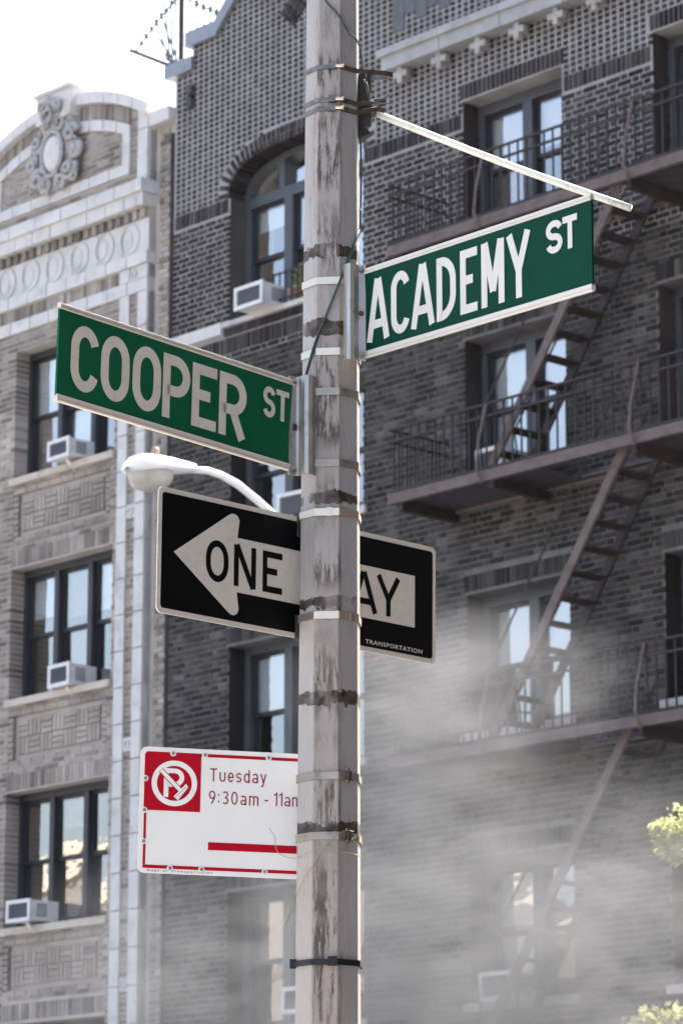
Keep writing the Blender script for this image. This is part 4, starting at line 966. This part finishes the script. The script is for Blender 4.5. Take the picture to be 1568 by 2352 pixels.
def hose(y, tipx, tipy, drop):
    z = zpx(y); P = oct_(z, .003); tip = atY(tipx, tipy, 7.955); order = [3, 4, 5, 6, 7, 0, 1, 2]
    loop = [P[i] for i in order]; loop = loop + [np.array([tip[0] - .02, tip[1] - .012, tip[2]]), np.array([tip[0], tip[1], tip[2]]), np.array([tip[0] - .012, tip[1] + .014, tip[2]])]
    h = .0127; n = len(loop); vs = [p - [0, 0, h / 2] for p in loop] + [p + [0, 0, h / 2] for p in loop]; c = axis(z)
    vs2 = [p + (c - p) * np.array([.025, .025, 0]) for p in vs]; fs = []
    for i in range(n): j = (i + 1) % n; fs += [[i, j, n + j, n + i], [2 * n + i, 3 * n + i, 3 * n + j, 2 * n + j], [n + i, n + j, 3 * n + j, 3 * n + i], [i, 2 * n + i, 2 * n + j, j]]
    cl = towld(MB().add(vs + vs2, fs), BM).build('hose_clamp', M['clamp'], ARM)
    a = P[0] + (P[1] - P[0]) * .5; f = towld(MB().box(a[0] - .002, a[0] + .016, a[1] - .012, a[1], a[2] - .009, a[2] + .009), BM).build('screw_housing', M['clamp'], cl)
    towld(MB().tube([a + [.016, -.007, 0], a + [.032, -.007, 0]], .0045, 8).tube([a + [.032, -.007, 0], a + [.037, -.007, 0]], .006, 6), BM).build('screw', M['steel'], cl)
    L = []
    for i in range(26): q = i / 26; p = P[1] + (np.array([tip[0] - .02, tip[1] - .014, tip[2]]) - P[1]) * q; 
    return cl
hose(152, 902, 172, 0); hose(228, 886, 236, 0); hose(248, 884, 254, 0)

# ------------------------------------------------------------------ cable tie, cables, twine
ZT = zpx(2210); TM = Matrix.Translation((PX0, PY, ZT))
TIE = thing('cable_tie', 'black nylon cable tie round the lower pole', 'cable tie', TM)
ringstrap('band', 0, .014, M['blackp'], TIE, TM, z=ZT, extra=.003, th=.003)
p = oct_(ZT, .006); e = p[0] + (p[1] - p[0]) * .8; towld(MB().box(e[0] - .011, e[0] + .011, e[1] - .012, e[1] + .001, ZT - .010, ZT + .012), TM).build('lock_head', M['blackp'], TIE)
q = atY(671, 2213, 7.93); towld(MB().box(q[0] - .006, q[0] + .010, 7.925, 7.94, q[2] - .012, q[2] + .010), TM).build('tail', M['blackp'], TIE)
def pxpath(pts, off=.005):
    out = []
    for x, y in pts:
        p = atY(x, y, 7.9)
        for _ in range(4): Y = surfY(p[0], p[2], off); p = atY(x, y, Y)
        out.append(p)
    return out
def smooth(P, n=6):
    P = [np.asarray(p) for p in P]; out = []
    for i in range(len(P) - 1):
        p0, p1, p2, p3 = P[max(i - 1, 0)], P[i], P[i + 1], P[min(i + 2, len(P) - 1)]
        for t in np.linspace(0, 1, n, endpoint=False): out.append(.5 * (2 * p1 + (p2 - p0) * t + (2 * p0 - 5 * p1 + 4 * p2 - p3) * t * t + (3 * p1 - p0 - 3 * p2 + p3) * t ** 3))
    return out + [P[-1]]
def floating(name, pts, r, m, label, cat, group=None, n=6):
    tag(MB().tube(smooth(pts), r, n).build(name, m, None, True), label, cat, group)
c1 = [atY(742, -30, 7.86)] + pxpath([(748, 2), (775, 32), (800, 72)]) + [atY(815, 86, 7.91), atY(823, 100, 7.93), atY(829, 125, 7.945), atY(834, 158, 7.95), atY(842, 185, 7.95), atY(850, 225, 7.95), atY(852, 236, 7.95)]
floating('cable', c1, .0022, M['cable'], 'dark green cable crossing the pole top down to the hose clamps', 'cable')
floating('twine', [atY(841, 188, 7.93), atY(846, 205, 7.92), atY(852, 228, 7.92), atY(862, 234, 7.91), atY(880, 226, 7.9), atY(893, 217, 7.9)], .0014, M['cable'], 'short dark wire end poking up beside the rod clamps', 'wire')
floating('twine', [atY(836, 182, 7.93), atY(843, 212, 7.92), atY(850, 232, 7.92), atY(868, 237, 7.91), atY(898, 237, 7.9)], .0012, M['cable'], 'dark wire end sticking out flat above the cream rod', 'wire')
c2 = [atY(827, 300, 7.945), atY(829, 380, 7.945), atY(828, 470, 7.945), atY(826, 522, 7.935)] + pxpath([(818, 545), (800, 590), (780, 645), (752, 715), (735, 760), (718, 815), (704, 862)], .0075) + [atY(700, 885, 7.90)]
floating('cable', c2, .0026, M['cable'], 'green cable slanting over the pole face between the two street name signs', 'cable')
c3 = [atY(828, 480, 7.94), atY(826, 535, 7.93)] + pxpath([(812, 570), (794, 615), (770, 672), (745, 735), (722, 790), (706, 845), (700, 870)], .0105) + [atY(697, 888, 7.9)]
floating('cable', c3, .0022, M['cable'], 'second thinner green cable twisted along the slanting cable', 'cable')
tw = [atY(619, 1903, 7.98), atY(631, 1922, 7.97), atY(633, 1946, 7.96), atY(645, 1963, 7.95), atY(678, 1972, 7.93)] + pxpath([(700, 1962), (740, 1945), (765, 1948), (790, 1938), (812, 1926)], .008) + [atY(828, 1916, 7.9), atY(833, 1935, 7.91), atY(838, 1960, 7.92), atY(832, 1970, 7.92), atY(824, 1966, 7.91)] + pxpath([(800, 1958), (770, 1961), (745, 1957)], .007)
floating('twine', tw, .0009, M['string'], 'loose tan wire twisted round the lower parking sign clamp', 'wire')
tw2 = pxpath([(812, 1910), (790, 1908), (765, 1925), (745, 1945), (720, 1985), (700, 2015), (686, 2045)], .007) + [atY(672, 2085, 7.9), atY(652, 2130, 7.89), atY(650, 2132, 7.89), atY(665, 2110, 7.89), atY(676, 2050, 7.9)]
floating('twine', tw2, .0009, M['string'], 'long tan wire end dangling below the parking sign', 'wire')

# ------------------------------------------------------------------ tree at the right
_q = f2w(16.2, -6.35, 0); TX, TYY = _q[0], _q[1]; TR = thing('street_tree', 'sunlit leafy tree reaching in through the mist beside the house', 'tree', Matrix.Translation((TX, TYY, .13)))
tl = lambda p: np.asarray(p) - np.array([TX, TYY, .13])
TD = 20.4
tips = [(atY(x, y, TD), r) for x, y, r in ((1536, 1912, .11), (1562, 1890, .13), (1560, 1940, .09), (1520, 1945, .07), (1548, 1968, .05), (1512, 1905, .07), (1500, 2352, .12), (1455, 2362, .1), (1550, 2345, .14), (1500, 2420, .24), (1600, 2400, .24), (1640, 1900, .25), (1700, 2050, .4))]
tk = MB().tube([(0, 0, 0), (.02, 0, 1.2), (-.05, .02, 2.4), (0, 0, 3.6)], [.17, .13, .11, .09], 12)
for p, r in tips[:3] + tips[6:9]: e = tl(p); tk.tube([(0, 0, max(1.8, e[2] - 1.3)), (e[0] * .5, e[1] * .5, e[2] - .45), e], [.06, .035, .008], 7)
crown = [((x, y, z), r) for x, y, z, r in ((-.1, -.6, 4.3, 1.1), (.8, .2, 5.4, 1.2), (-.2, -1.0, 3.3, .8), (.9, -.8, 4.2, 1.1), (.5, .6, 6.2, .9))]
for c, r in crown: tk.tube([(0, 0, 2.6), (c[0] * .5, c[1] * .5, c[2] * .75 + .4), c], [.07, .045, .012], 7)
tk.build('trunk', M['bark'], TR, True)
cmb = leafset([(tl(p), r) for p, r in tips], 90, .03, 1); c2_ = leafset(crown, 2200, .05, 1); cmb.add(c2_.v, c2_.f); cmb.build('crown', M['leaf'], TR)

# ------------------------------------------------------------------ houses across the street (seen mirrored in the panes)
for nm, s0, s1, h, lab in (('opposite_house', -66, -32, 13.0, 'grey brick apartment house across the street, mirrored in the windows'), ('opposite_house', -31, -3, 10.5, 'lower grey brick house across the street, beside the taller one')):
    OB = thing(nm, lab, 'building', at(s0, -31, 0)); MB().box(0, s1 - s0, -10, 0, 0, h).build('wall', M['oppb'], OB); MB().box(-.2, s1 - s0 + .2, -.4, .25, h, h + .4).build('cornice', M['sill'], OB)
    wm2 = MB().box(-.6, .6, -.1, .03, 0, 1.6).mesh('window', M['frameL'])
    for i in range(int((s1 - s0) / 3.4)):
        for j in range(int(h / 3)): link('window', wm2, OB, (1.8 + i * 3.4, 0, 1.2 + j * 2.9))

CH = thing('unseen_corner_house', 'unseen brown brick house added beyond the right edge to shade the street pole', 'building', Matrix.Translation((6.2, 2, 0)))  # out of view, added and sized to shade the pole's right face
MB().box(0, 14, -26, 11, 0, 19.5).build('wall', M['brickW'], CH); MB().box(-.3, 14.3, -26.3, 11.3, 19.5, 20).build('cornice', M['sill'], CH)
wm3 = MB().box(-.03, .1, -.55, .55, 0, 1.6).mesh('window', M['frameL'])
for i in range(11):
    for j in range(6): link('window', wm3, CH, (0, -24 + i * 3.3, 1.2 + j * 2.8))

# ------------------------------------------------------------------ drifting water mist between the pole and the houses
def mist_mat():
    m = bpy.data.materials.new('water_mist'); m.use_nodes = True; t = m.node_tree; t.nodes.remove(t.nodes['Principled BSDF']); out = t.nodes['Material Output']
    pv = t.nodes.new('ShaderNodeVolumePrincipled'); pv.inputs['Color'].default_value = (.33, .335, .34, 1); pv.inputs['Anisotropy'].default_value = 0.
    N_ = lambda k: t.nodes.new(k)
    tc = N_('ShaderNodeTexCoord'); mp = N_('ShaderNodeMapping'); mp0 = N_('ShaderNodeMapping'); mp0.inputs['Rotation'].default_value = (0, math.radians(30), 0); mp.inputs['Scale'].default_value = (.26, .12, 1.0)
    t.links.new(tc.outputs['Object'], mp0.inputs[0]); t.links.new(mp0.outputs[0], mp.inputs[0])
    def nz(sc, det, co):
        n = N_('ShaderNodeTexNoise'); n.inputs['Scale'].default_value = sc; n.inputs['Detail'].default_value = det; n.inputs['Roughness'].default_value = .6; t.links.new(co, n.inputs['Vector']); return n.outputs[0]
    def mr(v, a, b, c, d):
        x = N_('ShaderNodeMapRange'); x.interpolation_type = 'SMOOTHSTEP'
        for i, q in enumerate((a, b, c, d)): x.inputs[i + 1].default_value = q
        t.links.new(v, x.inputs[0]); return x.outputs[0]
    def mul(a, b):
        x = N_('ShaderNodeMath'); x.operation = 'MULTIPLY'
        for i, q in enumerate((a, b)):
            if hasattr(q, 'is_output'): t.links.new(q, x.inputs[i])
            else: x.inputs[i].default_value = q
        return x.outputs[0]
    def puff(c, r):                                    # soft ball of spray
        a = N_('ShaderNodeVectorMath'); a.operation = 'SUBTRACT'; a.inputs[1].default_value = c; t.links.new(tc.outputs['Object'], a.inputs[0])
        b = N_('ShaderNodeVectorMath'); b.operation = 'DIVIDE'; b.inputs[1].default_value = r; t.links.new(a.outputs[0], b.inputs[0])
        l = N_('ShaderNodeVectorMath'); l.operation = 'LENGTH'; t.links.new(b.outputs[0], l.inputs[0]); return l.outputs['Value']
    def add(a, b):
        x = N_('ShaderNodeMath'); x.operation = 'ADD'; t.links.new(a, x.inputs[0]); t.links.new(b, x.inputs[1]); return x.outputs[0]
    tot = None
    for c, r, k in PUFFS:
        q = mul(mr(puff(c, r), 1., 0., 0., 1.), k); tot = q if tot is None else add(tot, q)
    big = mr(nz(1.0, 4, tc.outputs['Object']), .36, .64, .5, 1.35); fine = mr(nz(13.0, 4, mp.outputs[0]), .38, .62, .12, 1.9)
    t.links.new(mul(mul(tot, DENS), mul(big, fine)), pv.inputs['Density']); t.links.new(pv.outputs[0], out.inputs['Volume']); return m
DENS = 1.6
MY = -9.8
PUFFS = []
for x, y, rs, rz, kk in ((930, 1600, .85, .75, .5), (1160, 1560, 1.0, .6, .3), (1010, 1830, 1.5, .95, .4), (1480, 2150, 1.8, 1.2, .62), (950, 2160, 1.9, 1.2, .62), (420, 2260, 2.1, 1.2, .2), (1200, 2720, 3.6, 1.8, .95)):
    q = fac(x, y, MY); PUFFS.append(((q[0], MY, q[1]), (rs, .9, rz), kk))
mist = MB().box(4.5, 16.5, MY - .85, MY + .85, .3, 7.4); mo = mist.build('water_mist', mist_mat()); mo.matrix_world = FM; mo['kind'] = 'stuff'; mo['label'] = 'pale drifting water mist in front of the lower walls'; mo['category'] = 'mist'
